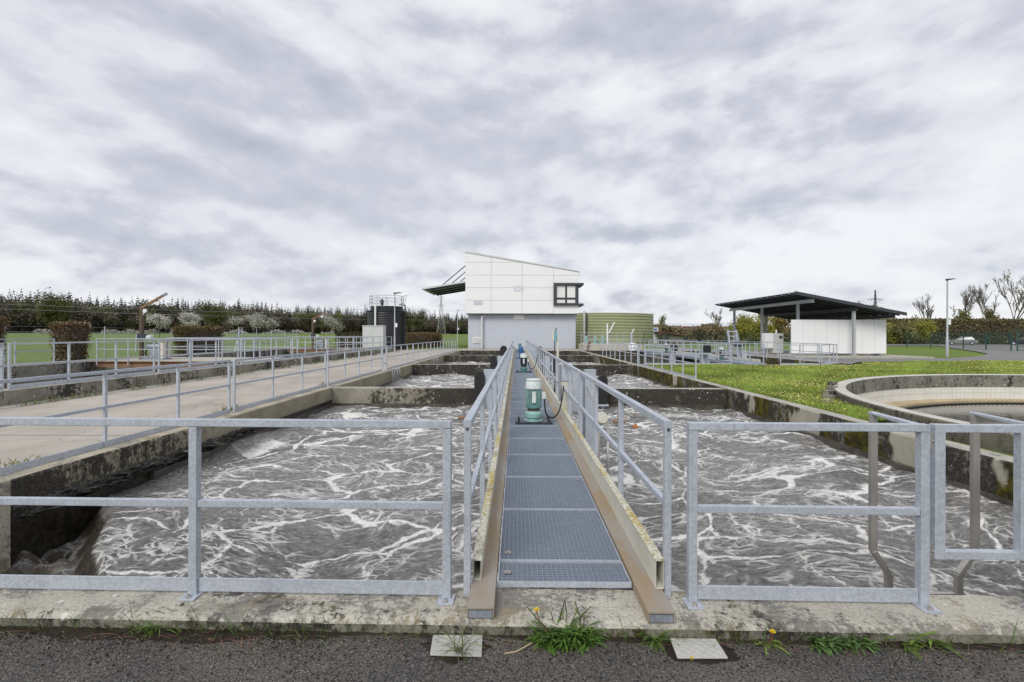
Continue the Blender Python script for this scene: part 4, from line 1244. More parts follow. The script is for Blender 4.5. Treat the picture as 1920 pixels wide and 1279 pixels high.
# the second walkway
w2 = thing('walkway', 'smaller grated walkway with cream tray over the second basin', 'walkway', (12.7, 25.5, 0.05))
MB().box(-0.45, 0.45, 0.3, 22.3, -0.02, 0.03).build('deck', MGR, w2)
MB().box(-0.60, -0.46, 0.3, 22.3, -0.12, 0.05).build('girder', MG2, w2)
MB().box(0.46, 0.60, 0.3, 22.3, -0.12, 0.05).build('girder', MG2, w2)
MB().box(0.62, 0.74, 1.2, 22.0, -0.03, 0.20).build('cable_tray', MTRAY, w2, bevel=0.005)
MB().tube([(0.68, 1.05, -0.10), (0.68, 22, -0.10)], 0.05, 8).build('pipe', MBLK, w2)
railing('left railing of the second walkway', (12.12, 26.0), (12.12, 47.5), 0.05, spans(0.03, 21.4, 15), kick=None, group='railings of the second walkway')
railing('right railing of the second walkway', (13.25, 26.0), (13.25, 47.5), 0.05, spans(0.03, 21.4, 15), kick=None, group='railings of the second walkway')
for i, (x, y) in enumerate(((10.65, 27.55), (14.3, 30.6), (10.25, 31.85), (14.2, 36.2))):
    column(x, y, 0.34, 0.62, 'galvanised column of the second basin, %s' % ('front left', 'front right', 'back left', 'back right')[i])
gate_flap(10.65, 27.2, 0.42, 0.60, 1.10, 0.35, 'large black rounded gate on the left of the second walkway')
gate_flap(10.25, 31.5, 0.40, 0.55, 1.05, 0.35, 'smaller looking black rounded gate farther back in the second basin')
for i, (x, y) in enumerate(((12.7, 30.0), (12.7, 41.0))):
    motor((x, y, 0.085), ('stirrer motor nearer on the second walkway', 'stirrer motor farther on the second walkway')[i], MNAVY, MCAB, MTEALD)
# tilted lifting frame over the second basin
lf = thing('lifting_frame', 'tilted galvanised lifting frame with winch over the second basin', 'hoist', (13.75, 30.5, 0.02))
for s in (-0.32, 0.32):
    MB().bar((s * 0.8, 0, 0.0), (s * 0.8 - 0.2, 0, 1.9), 0.09, 0.09).build('upright', MG, lf)
    MB().bar((s + 0.45, 0.5, 0.0), (s - 0.18, 0.05, 1.75), 0.05, 0.05).build('strut', MG, lf)
for k in range(4):
    z = 0.9 + 0.30 * k
    MB().bar((-0.256 - 0.2 * z / 1.9, 0, z), (0.256 - 0.2 * z / 1.9, 0, z), 0.06, 0.06).build('crossbar', MG, lf)
lf_d = MB().lathe([(0.0, -0.3), (0.16, -0.3), (0.16, 0.3), (0, 0.3)], n=16).build('winch_drum', MNAVY, lf, smooth='auto')
lf_d.rotation_euler = (0, PI / 2, 0.4)
lf_d.location = (0.15, -0.2, 1.0)
# ------------------------------------------------------------------ left tank block: railings, scraper beams, cranes
LS = [(6.4, 11.0), (11.1, 15.65), (15.8, 20.4), (20.55, 25.2), (25.35, 30.0), (30.15, 34.8), (34.95, 39.6), (39.75, 45.6)]
for i, (a, b) in enumerate(LS):
    railing('%s section from the camera of the railing on the raised wall left of the road' % words[i], (-11.77, a), (-11.77, b), LZ, spans(0.03, b - a - 0.03, 4), kick=(0.0, 0.09), group='railings on the raised tank wall', w=0.045)
for i, (a, b) in enumerate(((8.0, 14.0), (14.1, 20.6), (27.2, 34.3), (34.9, 41.4))):
    railing('%s section of the far railing below the wire fence' % words[i], (-19.82, a), (-19.82, b), LZ, spans(0.03, b - a - 0.03, 5), kick=(0.0, 0.09), group='far railings of the left tanks')
for i, y in enumerate((22.45, 41.25)):
    bm = thing('scraper_beam', ('rust brown steel beam across the nearer left tank', 'rust brown steel beam across the farther left tank')[i], 'beam', (-15.8, y, 0.0), 0, 'brown beams across the left tanks')
    MB().box(-3.84, 3.84, -0.12, 0.12, 0.03, 0.05).box(-3.84, 3.84, -0.12, 0.12, 0.27, 0.29).box(-3.84, 3.84, -0.02, 0.02, 0.05, 0.27).build('girder', MBROWN, bm, bevel=0.003)
    railing(('railing on the brown beam of the nearer left tank', 'railing on the brown beam of the farther left tank')[i], (-19.5, y - 0.16), (-12.1, y - 0.16), LZ + 0.0, spans(0.03, 7.35, 6), kick=None, group='railings on the brown beams', pb=0.18)
for i, (y, lab) in enumerate(((26.75, 'railing on the back edge of the nearer machine deck'), (43.1, 'railing on the back edge of the farther machine deck'))):
    railing(lab, (-19.5, y), (-12.1, y), LZ, spans(0.03, 7.35, 6), kick=None, group='railings on the machine decks')
def crane(x, y, label):
    o = thing('davit_crane', label, 'crane', (x, y, LZ - 0.01), 0, 'brown davit cranes on the machine decks')
    MB().box(-0.075, 0.075, -0.075, 0.075, 0, 2.60).build('post', MBROWND, o, bevel=0.01)
    MB().bar((-0.08, 0, 2.56), (1.15, 0, 3.26), 0.09, 0.105).build('jib', MBROWN, o, bevel=0.008)
    MB().bar((1.12, 0, 3.24), (1.28, 0, 3.33), 0.10, 0.115).build('jib_end', MG2, o)
    for px_, pz in ((0.16, 2.45), (0.82, 2.83)):
        last_ = MB().lathe([(0, -0.04), (0.10, -0.04), (0.085, 0), (0.10, 0.04), (0, 0.04)], n=18).build('pulley', MWHT, o, smooth='auto')
        last_.rotation_euler = (PI / 2, 0, 0); last_.location = (px_, 0, pz)
    MB().bar((0.05, 0, 2.25), (0.13, 0, 2.42), 0.06, 0.06).build('bracket', MWHT, o)
    MB().bar((0.86, 0, 2.86), (0.95, 0, 3.1), 0.04, 0.04).build('hanger', MWHT, o)
    MB().tube([(0.92, 0, 2.83), (0.92, 0, 1.1)], 0.012, 5).build('rope', MBLK, o)
    MB().box(-0.14, 0.24, -0.12, 0.12, 1.02, 1.28).build('winch_frame', MNAVY, o, bevel=0.01)
    last_ = MB().lathe([(0, -0.12), (0.12, -0.12), (0.12, 0.12), (0, 0.12)], n=18).build('winch_drum', MCAB, o, smooth='auto')
    last_.rotation_euler = (PI / 2, 0, 0); last_.location = (0.42, 0, 1.12)
    MB().bar((-0.20, -0.1, 0.4), (-0.17, -0.1, 1.28), 0.05, 0.05).build('cable_guard', MG, o)
    return o
cr1 = crane(-18.95, 24.3, 'brown davit crane with white pulleys on the nearer machine deck')
cr2 = copy_tree(cr1); cr2.location = (-17.9, 42.4, LZ - 0.014); cr2['label'] = 'brown davit crane on the farther machine deck, small against the wood'
def drive(x, y, label):
    o = thing('scraper_drive', label, 'machine', (x, y, LZ - 0.012), 0, 'scraper drives on the machine decks')
    MB().box(-0.55, 0.55, -0.3, 0.3, 0.0, 0.08).build('base_frame', MG2, o)
    last_ = MB().lathe([(0.0, -0.30), (0.17, -0.30), (0.18, -0.26), (0.18, 0.22), (0.14, 0.30), (0, 0.30)], n=20).build('motor', MG2, o, smooth='auto')
    last_.rotation_euler = (0, PI / 2, 0); last_.location = (-0.1, 0, 0.65)
    MB().hexa([(-0.16, -0.2, 0.08), (0.16, -0.2, 0.08), (0.16, 0.2, 0.08), (-0.16, 0.2, 0.08), (-0.28, -0.2, 0.5), (0.22, -0.2, 0.5), (0.22, 0.2, 0.5), (-0.28, 0.2, 0.5)]).build('gear_case', MG2, o, bevel=0.02)
    MB().box(0.36, 0.50, -0.25, 0.25, 0.08, 0.86).build('control_box', MCREAM, o, bevel=0.01)
    MB().box(-0.6, 0.6, -0.34, 0.34, 1.0, 1.03).build('rain_roof', MG2, o)
    for sx_ in (-0.55, 0.55):
        MB().box(sx_ - 0.02, sx_ + 0.02, -0.02, 0.02, 0.081, 1.0).build('roof_leg', MG2, o)
    MB().tube([(-0.4, -0.1, 0.6), (-0.5, -0.1, 0.3), (-0.35, -0.1, 0.12), (-0.2, -0.1, 0.2)], 0.04, 8).build('hose', MBLK, o, smooth=True)
    return o
d1 = drive(-18.1, 24.2, 'grey scraper drive with hoses beside the nearer crane')
d2 = copy_tree(d1); d2.location = (-17.1, 42.4, LZ - 0.014); d2['label'] = 'grey scraper drive beside the farther crane'
pg = thing('entry_frame', 'upright galvanised entry frame with a slanting brace in the far railing', 'frame', (-19.82, 34.6, LZ), PI / 2)
for s in (-0.22, 0.22):
    MB().box(s - 0.025, s + 0.025, -0.025, 0.025, 0, 1.75).build('post', MG, pg)
MB().box(-0.194, 0.194, -0.022, 0.022, 1.70, 1.745).build('crossbar', MG, pg)
MB().box(-0.194, 0.194, -0.022, 0.022, 1.15, 1.19).build('crossbar', MG, pg)
MB().bar((-0.75, 0, 0.02), (-0.25, 0, 1.1), 0.04, 0.04).build('brace', MG, pg)
# ------------------------------------------------------------------ black storage tank, cabinet and lamp
bt = thing('storage_tank', 'black plastic storage tank with a railing round its top', 'tank', (-13.95, 52.0, -0.07))
RB = 1.98
prof = [(RB, 0)]
for k in range(16):
    z = 0.1 + 0.245 * k
    prof += [(RB, z), (RB + 0.02, z + 0.03), (RB + 0.02, z + 0.06), (RB, z + 0.09)]
prof += [(RB, 4.02), (RB + 0.09, 4.06), (RB + 0.09, 4.12), (RB - 0.28, 4.26), (RB - 0.28, 4.62), (0.01, 4.72)]
MB().lathe(prof, n=64).build('shell', MTANK, bt, smooth='auto')
for k, z in enumerate((5.02, 5.36, 5.72)):
    pts = [((RB - 0.2) * math.cos(2 * PI * i / 40), (RB - 0.2) * math.sin(2 * PI * i / 40), z) for i in range(41)]
    MB().tube(pts, 0.022, 6, caps=False).build('rail_ring', MG2, bt)
for i in range(12):
    a = 2 * PI * (i + 0.4) / 12
    MB().tube([((RB - 0.2) * math.cos(a), (RB - 0.2) * math.sin(a), 4.5), ((RB - 0.2) * math.cos(a), (RB - 0.2) * math.sin(a), 5.72)], 0.022, 6).build('rail_post', MG2, bt)
MB().tube([(-0.63, -RB - 0.12, 0.2), (-0.63, -RB - 0.12, 4.8)], 0.09, 10).build('white_pipe', MWHT, bt, smooth='auto')
MB().tube([(1.5, -0.9, 4.75), (2.15, -0.9, 4.75), (2.2, -0.9, 4.7), (2.2, -0.9, 0.05)], 0.05, 8).build('drain_pipe', MBLK, bt, smooth='auto')
MB().tube([(RB + 0.1, -0.6, 0.1), (RB + 0.1, -0.6, 4.0)], 0.10, 8).build('side_pipe', MTANK, bt, smooth='auto')
for s in (-0.22, 0.22):
    MB().tube([(1.55 + s * 0.3, 0.9 + s, 4.6), (1.75 + s * 0.3, 1.0 + s, 5.9), (2.0 + s * 0.3, 1.1 + s, 5.9)], 0.025, 6).build('ladder_stile', MG2, bt)
MB().lathe([(0.16, 4.72), (0.16, 5.0), (0.22, 5.02), (0.22, 5.25), (0.10, 5.3), (0.1, 5.4), (0, 5.4)], (-0.35, -0.6, 0), n=14).build('agitator', MNAVY, bt, smooth='auto')
cb = thing('switch_cabinet', 'pale grey switch cabinet in front of the black storage tank', 'cabinet', (-14.0, 47.6, -0.06))
MB().box(-1.03, 1.03, -0.5, 0.5, 0.0, 0.12).build('plinth', MPALE, cb)
MB().box(-1.02, 1.02, -0.48, 0.48, 0.12, 2.42).build('body', MCAB, cb, bevel=0.01)
MB().box(-1.06, 1.06, -0.53, 0.53, 2.42, 2.50).build('roof', MCAB, cb, bevel=0.01)
for k in range(2):
    MB().box(-0.99 + k * 0.995, -0.99 + k * 0.995 + 0.985, -0.50, -0.482, 0.16, 2.38).build('door', MCAB, cb, bevel=0.004)
MB().box(-0.03, 0.0, -0.53, -0.501, 1.15, 1.35).build('handle', MBLK, cb)
def lamp(name, x, y, z, h, arm, label, headmat=MANTH, r=0.055):
    o = thing(name, label, 'lamp post', (x, y, z), 0, 'lamp posts on the site')
    MB().tube([(0, 0, 0), (0, 0, h * 0.25), (0, 0, h * 0.26), (0, 0, h)], [r * 1.5, r * 1.4, r * 1.1, r * 0.8], 10).build('pole', MPOLE, o, smooth='auto')
    MB().hexa([(-0.10, -0.07, h - 0.02), (arm, -0.12, h + 0.10), (arm, 0.12, h + 0.10), (-0.10, 0.07, h - 0.02), (-0.10, -0.07, h + 0.13), (arm, -0.12, h + 0.16), (arm, 0.12, h + 0.16), (-0.10, 0.07, h + 0.13)]).build('lamp_head', headmat, o, bevel=0.01)
    MB().box(r * 0.9, r * 0.9 + 0.2, -0.04, 0.04, h * 0.42, h * 0.49).build('sign_plate', MWHT, o)
    return o
lamp('lamp_post', -11.78, 46.75, -0.06, 5.55, 0.62, 'slim grey lamp post in front of the black storage tank')
lamp('lamp_post', -10.1, 83.0, 0.0, 5.6, 0.35, 'pale lamp post at the field gate left of the building', MPALE)
lamp('lamp_post', AT(1776, 660, 39.0).x, 39.0, -0.1, 6.1, 0.55, 'tall grey lamp post on the grass right of the shelter', r=0.065)
lamp('lamp_post', AT(1245, 640, 120.0).x, 120.0, -0.1, 6.6, 0.5, 'distant lamp post right of the olive tank', r=0.08)
# ------------------------------------------------------------------ main building
bx0, bx1, by = -5.80, 7.12, 55.3
bd = thing('machine_hall', 'white clad machine hall with slanting roof on a blue grey base', 'building', (0, 56, -0.06))
def bp(name, m, mat, par=None, bev=0.0, smooth=False):
    o = m.build(name, mat, par or bd, bevel=bev, smooth=smooth)
    if par is None:
        o.location = (0, -56, 0.06)
    return o
def zroof(x):
    return 11.02 + (8.78 - 11.02) * (x - bx0) / (bx1 - bx0)
bp('base_wall', MB().box(-5.58, 6.86, 56.0, 69, -0.06, 3.92), MGREY)
for xx in (1.05,):
    bp('expansion_joint', MB().box(xx - 0.015, xx + 0.015, 55.985, 55.998, 0, 3.9), MCAB)
bp('upper_storey', MB().hexa([(bx0, by + 0.06, 3.94), (bx1, by + 0.06, 3.94), (bx1, 70, 3.94), (bx0, 70, 3.94), (bx0, by + 0.06, zroof(bx0) - 0.05), (bx1, by + 0.06, zroof(bx1) - 0.05), (bx1, 70, zroof(bx1) - 0.05), (bx0, 70, zroof(bx0) - 0.05)]), paint('joint grey', (0.22, 0.22, 0.22), 0.7))
bp('drip_edge', MB().box(bx0 + 0.02, bx1 - 0.02, by + 0.01, by + 0.6, 3.90, 3.938), MANTH)
cols = [bx0, -2.88, 0.66, 4.25, bx1]
rows = [3.99, 5.49, 6.93, 8.37, 9.84, 12.0]
def clip_roof(poly):
    out = []
    f = lambda p: zroof(p[0]) - 0.06 - p[1]
    for i in range(len(poly)):
        a, b = poly[i - 1], poly[i]
        fa, fb = f(a), f(b)
        if fa >= 0: out.append(a)
        if (fa >= 0) != (fb >= 0):
            t = fa / (fa - fb)
            out.append((a[0] + (b[0] - a[0]) * t, a[1] + (b[1] - a[1]) * t))
    return out
for i in range(4):
    for j in range(5):
        g_ = 0.013
        poly = clip_roof([(cols[i] + g_ * (i > 0), rows[j] + g_ * (j > 0)), (cols[i + 1] - g_ * (i < 3), rows[j] + g_ * (j > 0)), (cols[i + 1] - g_ * (i < 3), rows[j + 1] - g_), (cols[i] + g_ * (i > 0), rows[j + 1] - g_)])
        if len(poly) < 3 or max(p[1] for p in poly) - min(p[1] for p in poly) < 0.1:
            continue
        if i == 3 and j in (0, 1, 2) :
            # the window cuts these panels
            zlo, zhi = (4.93, 7.40)
            z0 = min(p[1] for p in poly); z1 = max(p[1] for p in poly)
            if j == 0: poly = [(cols[3] + g_, z0), (bx1, z0), (bx1, zlo - 0.04), (cols[3] + g_, zlo - 0.04)]
            elif j == 1: poly = None
            else: poly = [(cols[3] + g_, zhi + 0.01), (bx1, zhi + 0.01), (bx1, z1), (cols[3] + g_, z1)]
            if poly is None: continue
        k = len(poly)
        m = MB().add([(x, by, z) for x, z in poly] + [(x, by + 0.05, z) for x, z in poly],
                     [tuple(range(k)), tuple(range(2 * k - 1, k - 1, -1))] + [(q, k + q, k + (q + 1) % k, (q + 1) % k) for q in range(k)])
        bp('cladding_panel', m, MWHT)
for j in range(3):
    for q in range(5):
        pass
# side panels (seen from a step aside)
for s, X in (('l', bx0), ('r', bx1)):
    for q in range(5):
        y0 = by + 0.09 + q * 2.92
        for j in range(5):
            zt = min(rows[j + 1] - 0.02, zroof(X) - 0.08)
            if zt - rows[j] < 0.1 or (s == 'r' and q == 0 and j in (0, 1, 2)):
                continue
            x0, x1 = (X - 0.045, X - 0.002) if s == 'l' else (X + 0.002, X + 0.045)
            bp('cladding_panel', MB().box(x0, x1, y0, y0 + 2.88, rows[j] + 0.02, zt), MWHT)
rf = bp('roof', MB().hexa([(bx0 - 0.10, by - 0.08, zroof(bx0) - 0.045), (bx1 + 0.10, by - 0.08, zroof(bx1) - 0.045), (bx1 + 0.10, 70.3, zroof(bx1) - 0.045), (bx0 - 0.10, 70.3, zroof(bx0) - 0.045),
                        (bx0 - 0.10, by - 0.08, zroof(bx0) + 0.06), (bx1 + 0.10, by - 0.08, zroof(bx1) + 0.06), (bx1 + 0.10, 70.3, zroof(bx1) + 0.06), (bx0 - 0.10, 70.3, zroof(bx0) + 0.06)]), MCAB)
za, zb_ = zroof(bx0 + 0.4) + 0.16, zroof(5.8) + 0.16
bp('roof_rail', MB().hexa([(bx0 + 0.3, by + 0.5, za), (5.8, by + 0.5, zb_), (5.8, 60, zb_), (bx0 + 0.3, 60, za), (bx0 + 0.3, by + 0.5, za + 0.05), (5.8, by + 0.5, zb_ + 0.05), (5.8, 60, zb_ + 0.05), (bx0 + 0.3, 60, za + 0.05)]), MCAB)
win = bp('corner_window', MB().box(4.25, 7.66, by - 0.28, by + 3.4, 7.22, 7.47).box(4.25, 7.66, by - 0.28, by + 3.4, 4.90, 5.13).box(4.25, 4.56, by - 0.28, by + 0.05, 5.131, 7.219), MANTH)
def wsub(name, m, mat):
    return m.build(name, mat, win)
wsub('corner_post', MB().box(6.78, 7.02, by - 0.10, by + 0.13, 5.131, 7.219), MANTH)
wsub('mullion', MB().box(5.62, 5.74, by - 0.06, by + 0.02, 5.131, 7.219), MANTH)
for x0, x1 in ((4.561, 5.619), (5.741, 6.779)):
    wsub('transom', MB().box(x0, x1, by - 0.06, by + 0.02, 5.62, 5.76), MANTH)
    for z0, z1 in ((5.135, 5.615), (5.765, 7.215)):
        wsub('pane', MB().box(x0, x1, by - 0.012, by - 0.004, z0, z1), MGLASS)
        wsub('blind', MB().box(x0 + 0.06, x1 - 0.06, by - 0.030, by - 0.018, z0 + 0.06, z1 - 0.06), MBLIND)
wsub('pane', MB().box(6.99, 7.0, by + 0.14, by + 3.3, 5.135, 7.215), MGLASS)
MLAV = paint('lavender sheet', (0.58, 0.585, 0.64), 0.5, 0.1, 0.04, 2)
bp('vent_grille', MB().box(-4.9, -3.86, by - 0.03, by - 0.004, 4.97, 5.52), MLAV)
bp('vent_grille', MB().box(-0.3, 0.85, by - 0.03, by - 0.004, 6.55, 7.18), paint('pale lavender sheet', (0.68, 0.69, 0.74), 0.5))
bp('junction_panel', MB().box(-0.32, 0.92, 55.93, 55.99, 3.35, 3.88), MWHT, bev=0.01)
lv = bp('louvre_box', MB().box(-5.0, -3.8, 55.90, 55.99, 0.55, 1.25), MWHT)
for k in range(5):
    MB().box(-4.95, -3.85, 55.87, 55.898, 0.60 + 0.125 * k, 0.68 + 0.125 * k).build('louvre', MCAB, lv)
bp('downpipe', MB().tube([(-3.62, 55.95, 3.86), (-3.78, 55.82, 3.84), (-3.92, 55.7, 3.75), (-3.95, 55.66, 3.5), (-3.95, 55.66, 0.0)], 0.13, 10), MCAB, smooth='auto')
# canopy on the left side
cn = bp('canopy', MB().hexa([(-10.85, by + 0.2, 6.72), (bx0 - 0.05, by + 0.2, 7.55), (bx0 - 0.05, 63.5, 7.55), (-10.85, 63.5, 6.72), (-10.85, by + 0.2, 6.90), (bx0 - 0.05, by + 0.2, 7.73), (bx0 - 0.05, 63.5, 7.73), (-10.85, 63.5, 6.90)]), MCAB)
for k in range(4):
    y = by + 0.6 + k * 2.35
    MB().bar((-10.4, y, 6.69), (bx0 - 0.06, y, 7.44), 0.16, 0.20).build('canopy_beam', MANTH, cn)
for k in range(3):
    x = -9.9 + k * 1.75
    z = 6.72 + (x + 10.85) * 0.83 / 5.0 - 0.08
    MB().bar((x, by + 0.35, z), (x, 63.3, z), 0.10, 0.12).build('canopy_purlin', MANTH, cn)
for k in range(3):
    y = by + 0.45 + k * 3.3
    MB().tube([(-8.55, y, 7.25), (bx0 - 0.03, y, 9.55)], 0.06, 6).build('tie_rod', MANTH, cn)
railing('thin railing along the foot of the machine hall', (-4.2, 54.2), (6.6, 54.2), -0.06, spans(0.05, 10.7, 6), kick=None, group='railings in front of the machine hall', w=0.04)
# ------------------------------------------------------------------ pump deck and olive tank
pd = MB().box(7.0, 13.1, 50.2, 54.5, -0.1, 0.58).build('pump_deck', MPALE, bevel=0.02)
tag(pd, 'pale concrete pump deck right of the machine hall', 'deck')
railing('railing along the back of the pump deck', (7.2, 54.2), (12.9, 54.2), 0.58, spans(0.05, 5.6, 8), H=1.25, kick=(0.02, 0.12), mids=(0.45, 0.85), group='railings on the pump deck', w=0.035)
for i, x in enumerate((7.7, 8.7, 9.5)):
    pm = thing('pump', 'teal pump on the pump deck, %s of three' % ('left', 'middle', 'right')[i], 'pump', (x, 53.4, 0.58), 0, 'teal pumps on the deck')
    MB().lathe([(0.2, 0), (0.2, 0.06), (0.1, 0.1), (0.16, 0.2), (0.16, 0.4), (0.1, 0.45), (0.14, 0.5), (0.14, 0.8), (0, 0.85)], n=14).build('casing', MTEAL, pm, smooth='auto')
    MB().tube([(0, 0, 0.3), (0.35, 0, 0.3), (0.4, 0, 0.25), (0.4, 0, 0.0)], 0.06, 8).build('outlet_pipe', MTEALD, pm, smooth='auto')
dv = thing('davit_crane', 'white davit crane with raised arm on the pump deck', 'crane', (9.7, 51.6, 0.58))
MB().tube([(0, 0, 0), (0, 0, 2.2)], 0.075, 8).build('post', MWHT, dv)
MB().bar((0.05, 0, 1.0), (0.75, 0, 2.35), 0.09, 0.11).build('jib', MWHT, dv)
MB().bar((0.0, 0, 2.1), (0.7, 0, 2.3), 0.02, 0.02).build('stay', MG2, dv)
MB().box(0.1, 0.3, -0.1, 0.1, 1.0, 1.15).build('winch', MBLK, dv)
dv = thing('davit_socket', 'short white davit post at the right end of the pump deck', 'crane', (12.3, 51.6, 0.58))
MB().tube([(0, 0, 0), (0, 0, 1.25)], 0.09, 8).build('post', MG, dv)
MB().bar((0.0, 0, 1.2), (0.24, 0, 1.65), 0.10, 0.14).build('head', MCREAM, dv)
o = thing('red_pipe', 'rust red pipe elbow at the left end of the pump deck', 'pipe', (7.35, 50.0, -0.06))
MB().tube([(0, 0, 0), (0, 0, 0.5), (0.06, 0, 0.68), (0.2, 0.05, 0.78), (0.35, 0.2, 0.80)], 0.09, 10).build('elbow', MRED, o, smooth='auto')
o = thing('vent_dome', 'small white vent dome at the corner of the second basin', 'vent', (11.75, 48.8, -0.05))
MB().lathe([(0.42, 0), (0.42, 0.35), (0.46, 0.36), (0.44, 0.6), (0.3, 0.78), (0, 0.84)], n=18).build('hood', MWHT, o, smooth='auto')
MOLD = paint('dark olive seam', (0.12, 0.13, 0.065), 0.6, 0, 0.1, 2)
gt_ = thing('storage_tank', 'wide olive green round tank behind the machine hall', 'tank', (13.9, 85.0, -0.1))
GR = 9.75
for k in range(11):
    z = 0.465 * k
    MB().lathe([(GR, z), (GR, z + 0.40)], n=120).build('sheet_ring', MOLIVE, gt_, smooth='auto')
    MB().lathe([(GR, z + 0.40), (GR + 0.06, z + 0.41), (GR + 0.06, z + 0.465), (GR, z + 0.465)], n=120).build('seam', MOLD, gt_, smooth='auto')
MB().lathe([(GR + 0.08, 5.06), (GR + 0.08, 5.16), (GR - 0.3, 5.16)], n=120).build('top_rim', MWHT, gt_, smooth='auto')
MB().lathe([(GR - 0.3, 5.12), (0.1, 4.9)], n=60).build('cover', MANTH, gt_)
MB().tube([(-3.35, -GR - 0.1, 0), (-3.35, -GR - 0.1, 5.35)], 0.17, 10).build('riser_pipe', MCAB, gt_, smooth='auto')
MB().tube([(-3.0, -GR - 0.1, 1.5), (-3.0, -GR - 0.1, 5.1)], 0.10, 8).build('cable_pipe', MANTH, gt_, smooth='auto')
# ------------------------------------------------------------------ open shelter with white panel wall
sh = thing('open_shelter', 'open shelter with dark slanting roof on steel posts', 'shelter', (24.5, 43, 0.03))
def shp(name, m, mat, bev=0.0):
    o = m.build(name, mat, sh, bevel=bev)
    o.location = (-24.5, -43, -0.03)
    return o
rz_ = lambda x: 4.80 - 0.191 * (x - 20.7)
ya, yb = 35.9, 50.2
shp('roof', MB().hexa([(20.7, ya, rz_(20.7) - 0.09), (28.7, ya, rz_(28.7) - 0.09), (28.7, yb, rz_(28.7) - 0.09), (20.7, yb, rz_(20.7) - 0.09), (20.7, ya, rz_(20.7)), (28.7, ya, rz_(28.7)), (28.7, yb, rz_(28.7)), (20.7, yb, rz_(20.7))]), MANTH)
shp('fascia', MB().hexa([(20.55, ya - 0.05, rz_(20.55) - 0.22), (28.75, ya - 0.05, rz_(28.75) - 0.22), (28.75, ya - 0.002, rz_(28.75) - 0.22), (20.55, ya - 0.002, rz_(20.55) - 0.22), (20.55, ya - 0.05, rz_(20.55) + 0.02), (28.75, ya - 0.05, rz_(28.75) + 0.02), (28.75, ya - 0.002, rz_(28.75) + 0.02), (20.55, ya - 0.002, rz_(20.55) + 0.02)]), MANTH)
for k in range(14):
    y = ya + 0.35 + k * 1.03
    shp('rafter', MB().hexa([(20.35, y - 0.05, rz_(20.35) - 0.24), (28.5, y - 0.05, rz_(28.5) - 0.26), (28.5, y + 0.05, rz_(28.5) - 0.26), (20.35, y + 0.05, rz_(20.35) - 0.24), (20.35, y - 0.05, rz_(20.35) - 0.093), (28.5, y - 0.05, rz_(28.5) - 0.093), (28.5, y + 0.05, rz_(28.5) - 0.093), (20.35, y + 0.05, rz_(20.35) - 0.093)]), MANTH)
    shp('rafter_end', MB().box(20.335, 20.349, y - 0.055, y + 0.055, rz_(20.35) - 0.245, rz_(20.35) - 0.09), MPOLE)
for x in (22.0, 25.2, 28.0):
    zb = rz_(x) - 0.27
    shp('beam', MB().box(x - 0.09, x + 0.09, ya + 0.1, yb - 0.1, zb - 0.03, zb).box(x - 0.012, x + 0.012, ya + 0.1, yb - 0.1, zb - 0.22, zb - 0.031).box(x - 0.09, x + 0.09, ya + 0.1, yb - 0.1, zb - 0.25, zb - 0.221), MPOLE if x < 23 else MANTH)
    for y in ((38.0, 43.5, 49.0) if x < 23 else (36.35, 43.5, 49.0) if x < 26 else (37.9, 43.5, 49.0)):
        shp('post', MB().box(x - 0.08, x + 0.08, y - 0.1, y - 0.085, 0.03, zb - 0.252).box(x - 0.08, x + 0.08, y + 0.085, y + 0.1, 0.03, zb - 0.252).box(x - 0.01, x + 0.01, y - 0.084, y + 0.084, 0.03, zb - 0.252), MPOLE)
        shp('footing', MB().box(x - 0.22, x + 0.22, y - 0.22, y + 0.22, 0.031, 0.12), MPALE)
pw = thing('panel_wall', 'white panel wall standing under the open shelter', 'wall', (24.7, 37.3, 0.2))
for k in range(8):
    x0 = -3.62 + 0.905 * k
    MB().box(x0 + 0.007, x0 + 0.898, -0.04, 0.04, 0.0, 2.58).build('panel', MWHT2, pw, bevel=0.005)
MB().box(-3.6, 3.6, 0.041, 0.10, 0.1, 0.22).build('back_rail', MG2, pw)
MB().box(-3.6, 3.6, 0.041, 0.10, 2.3, 2.42).build('back_rail', MG2, pw)
for x in (-3.2, 0.0, 3.2):
    MB().box(x - 0.05, x + 0.05, 0.101, 0.2, -0.17, 2.4).build('stand', MG2, pw)
cb = thing('switch_cabinet', 'two tone grey switch cabinet left of the white panel wall', 'cabinet', (20.9, 40.0, 0.03))
MB().box(-0.55, 0.1, -0.3, 0.3, 0.5, 1.72).build('front_box', MWHT, cb, bevel=0.01)
MB().box(0.105, 0.95, -0.25, 0.35, 0.1, 1.72).build('body', MCAB, cb, bevel=0.01)
MB().box(0.6, 0.85, -0.28, -0.252, 1.3, 1.5).build('vent', MANTH, cb)
MB().tube([(0.5, 0, 1.72), (0.5, 0, 2.0)], 0.06, 8).build('vent_pipe', MWHT, cb)
for x in (-0.5, 0.9):
    MB().box(x - 0.04, x + 0.04, -0.2, 0.2, 0.0, 0.5 if x < 0 else 0.1).build('leg', MG2, cb)
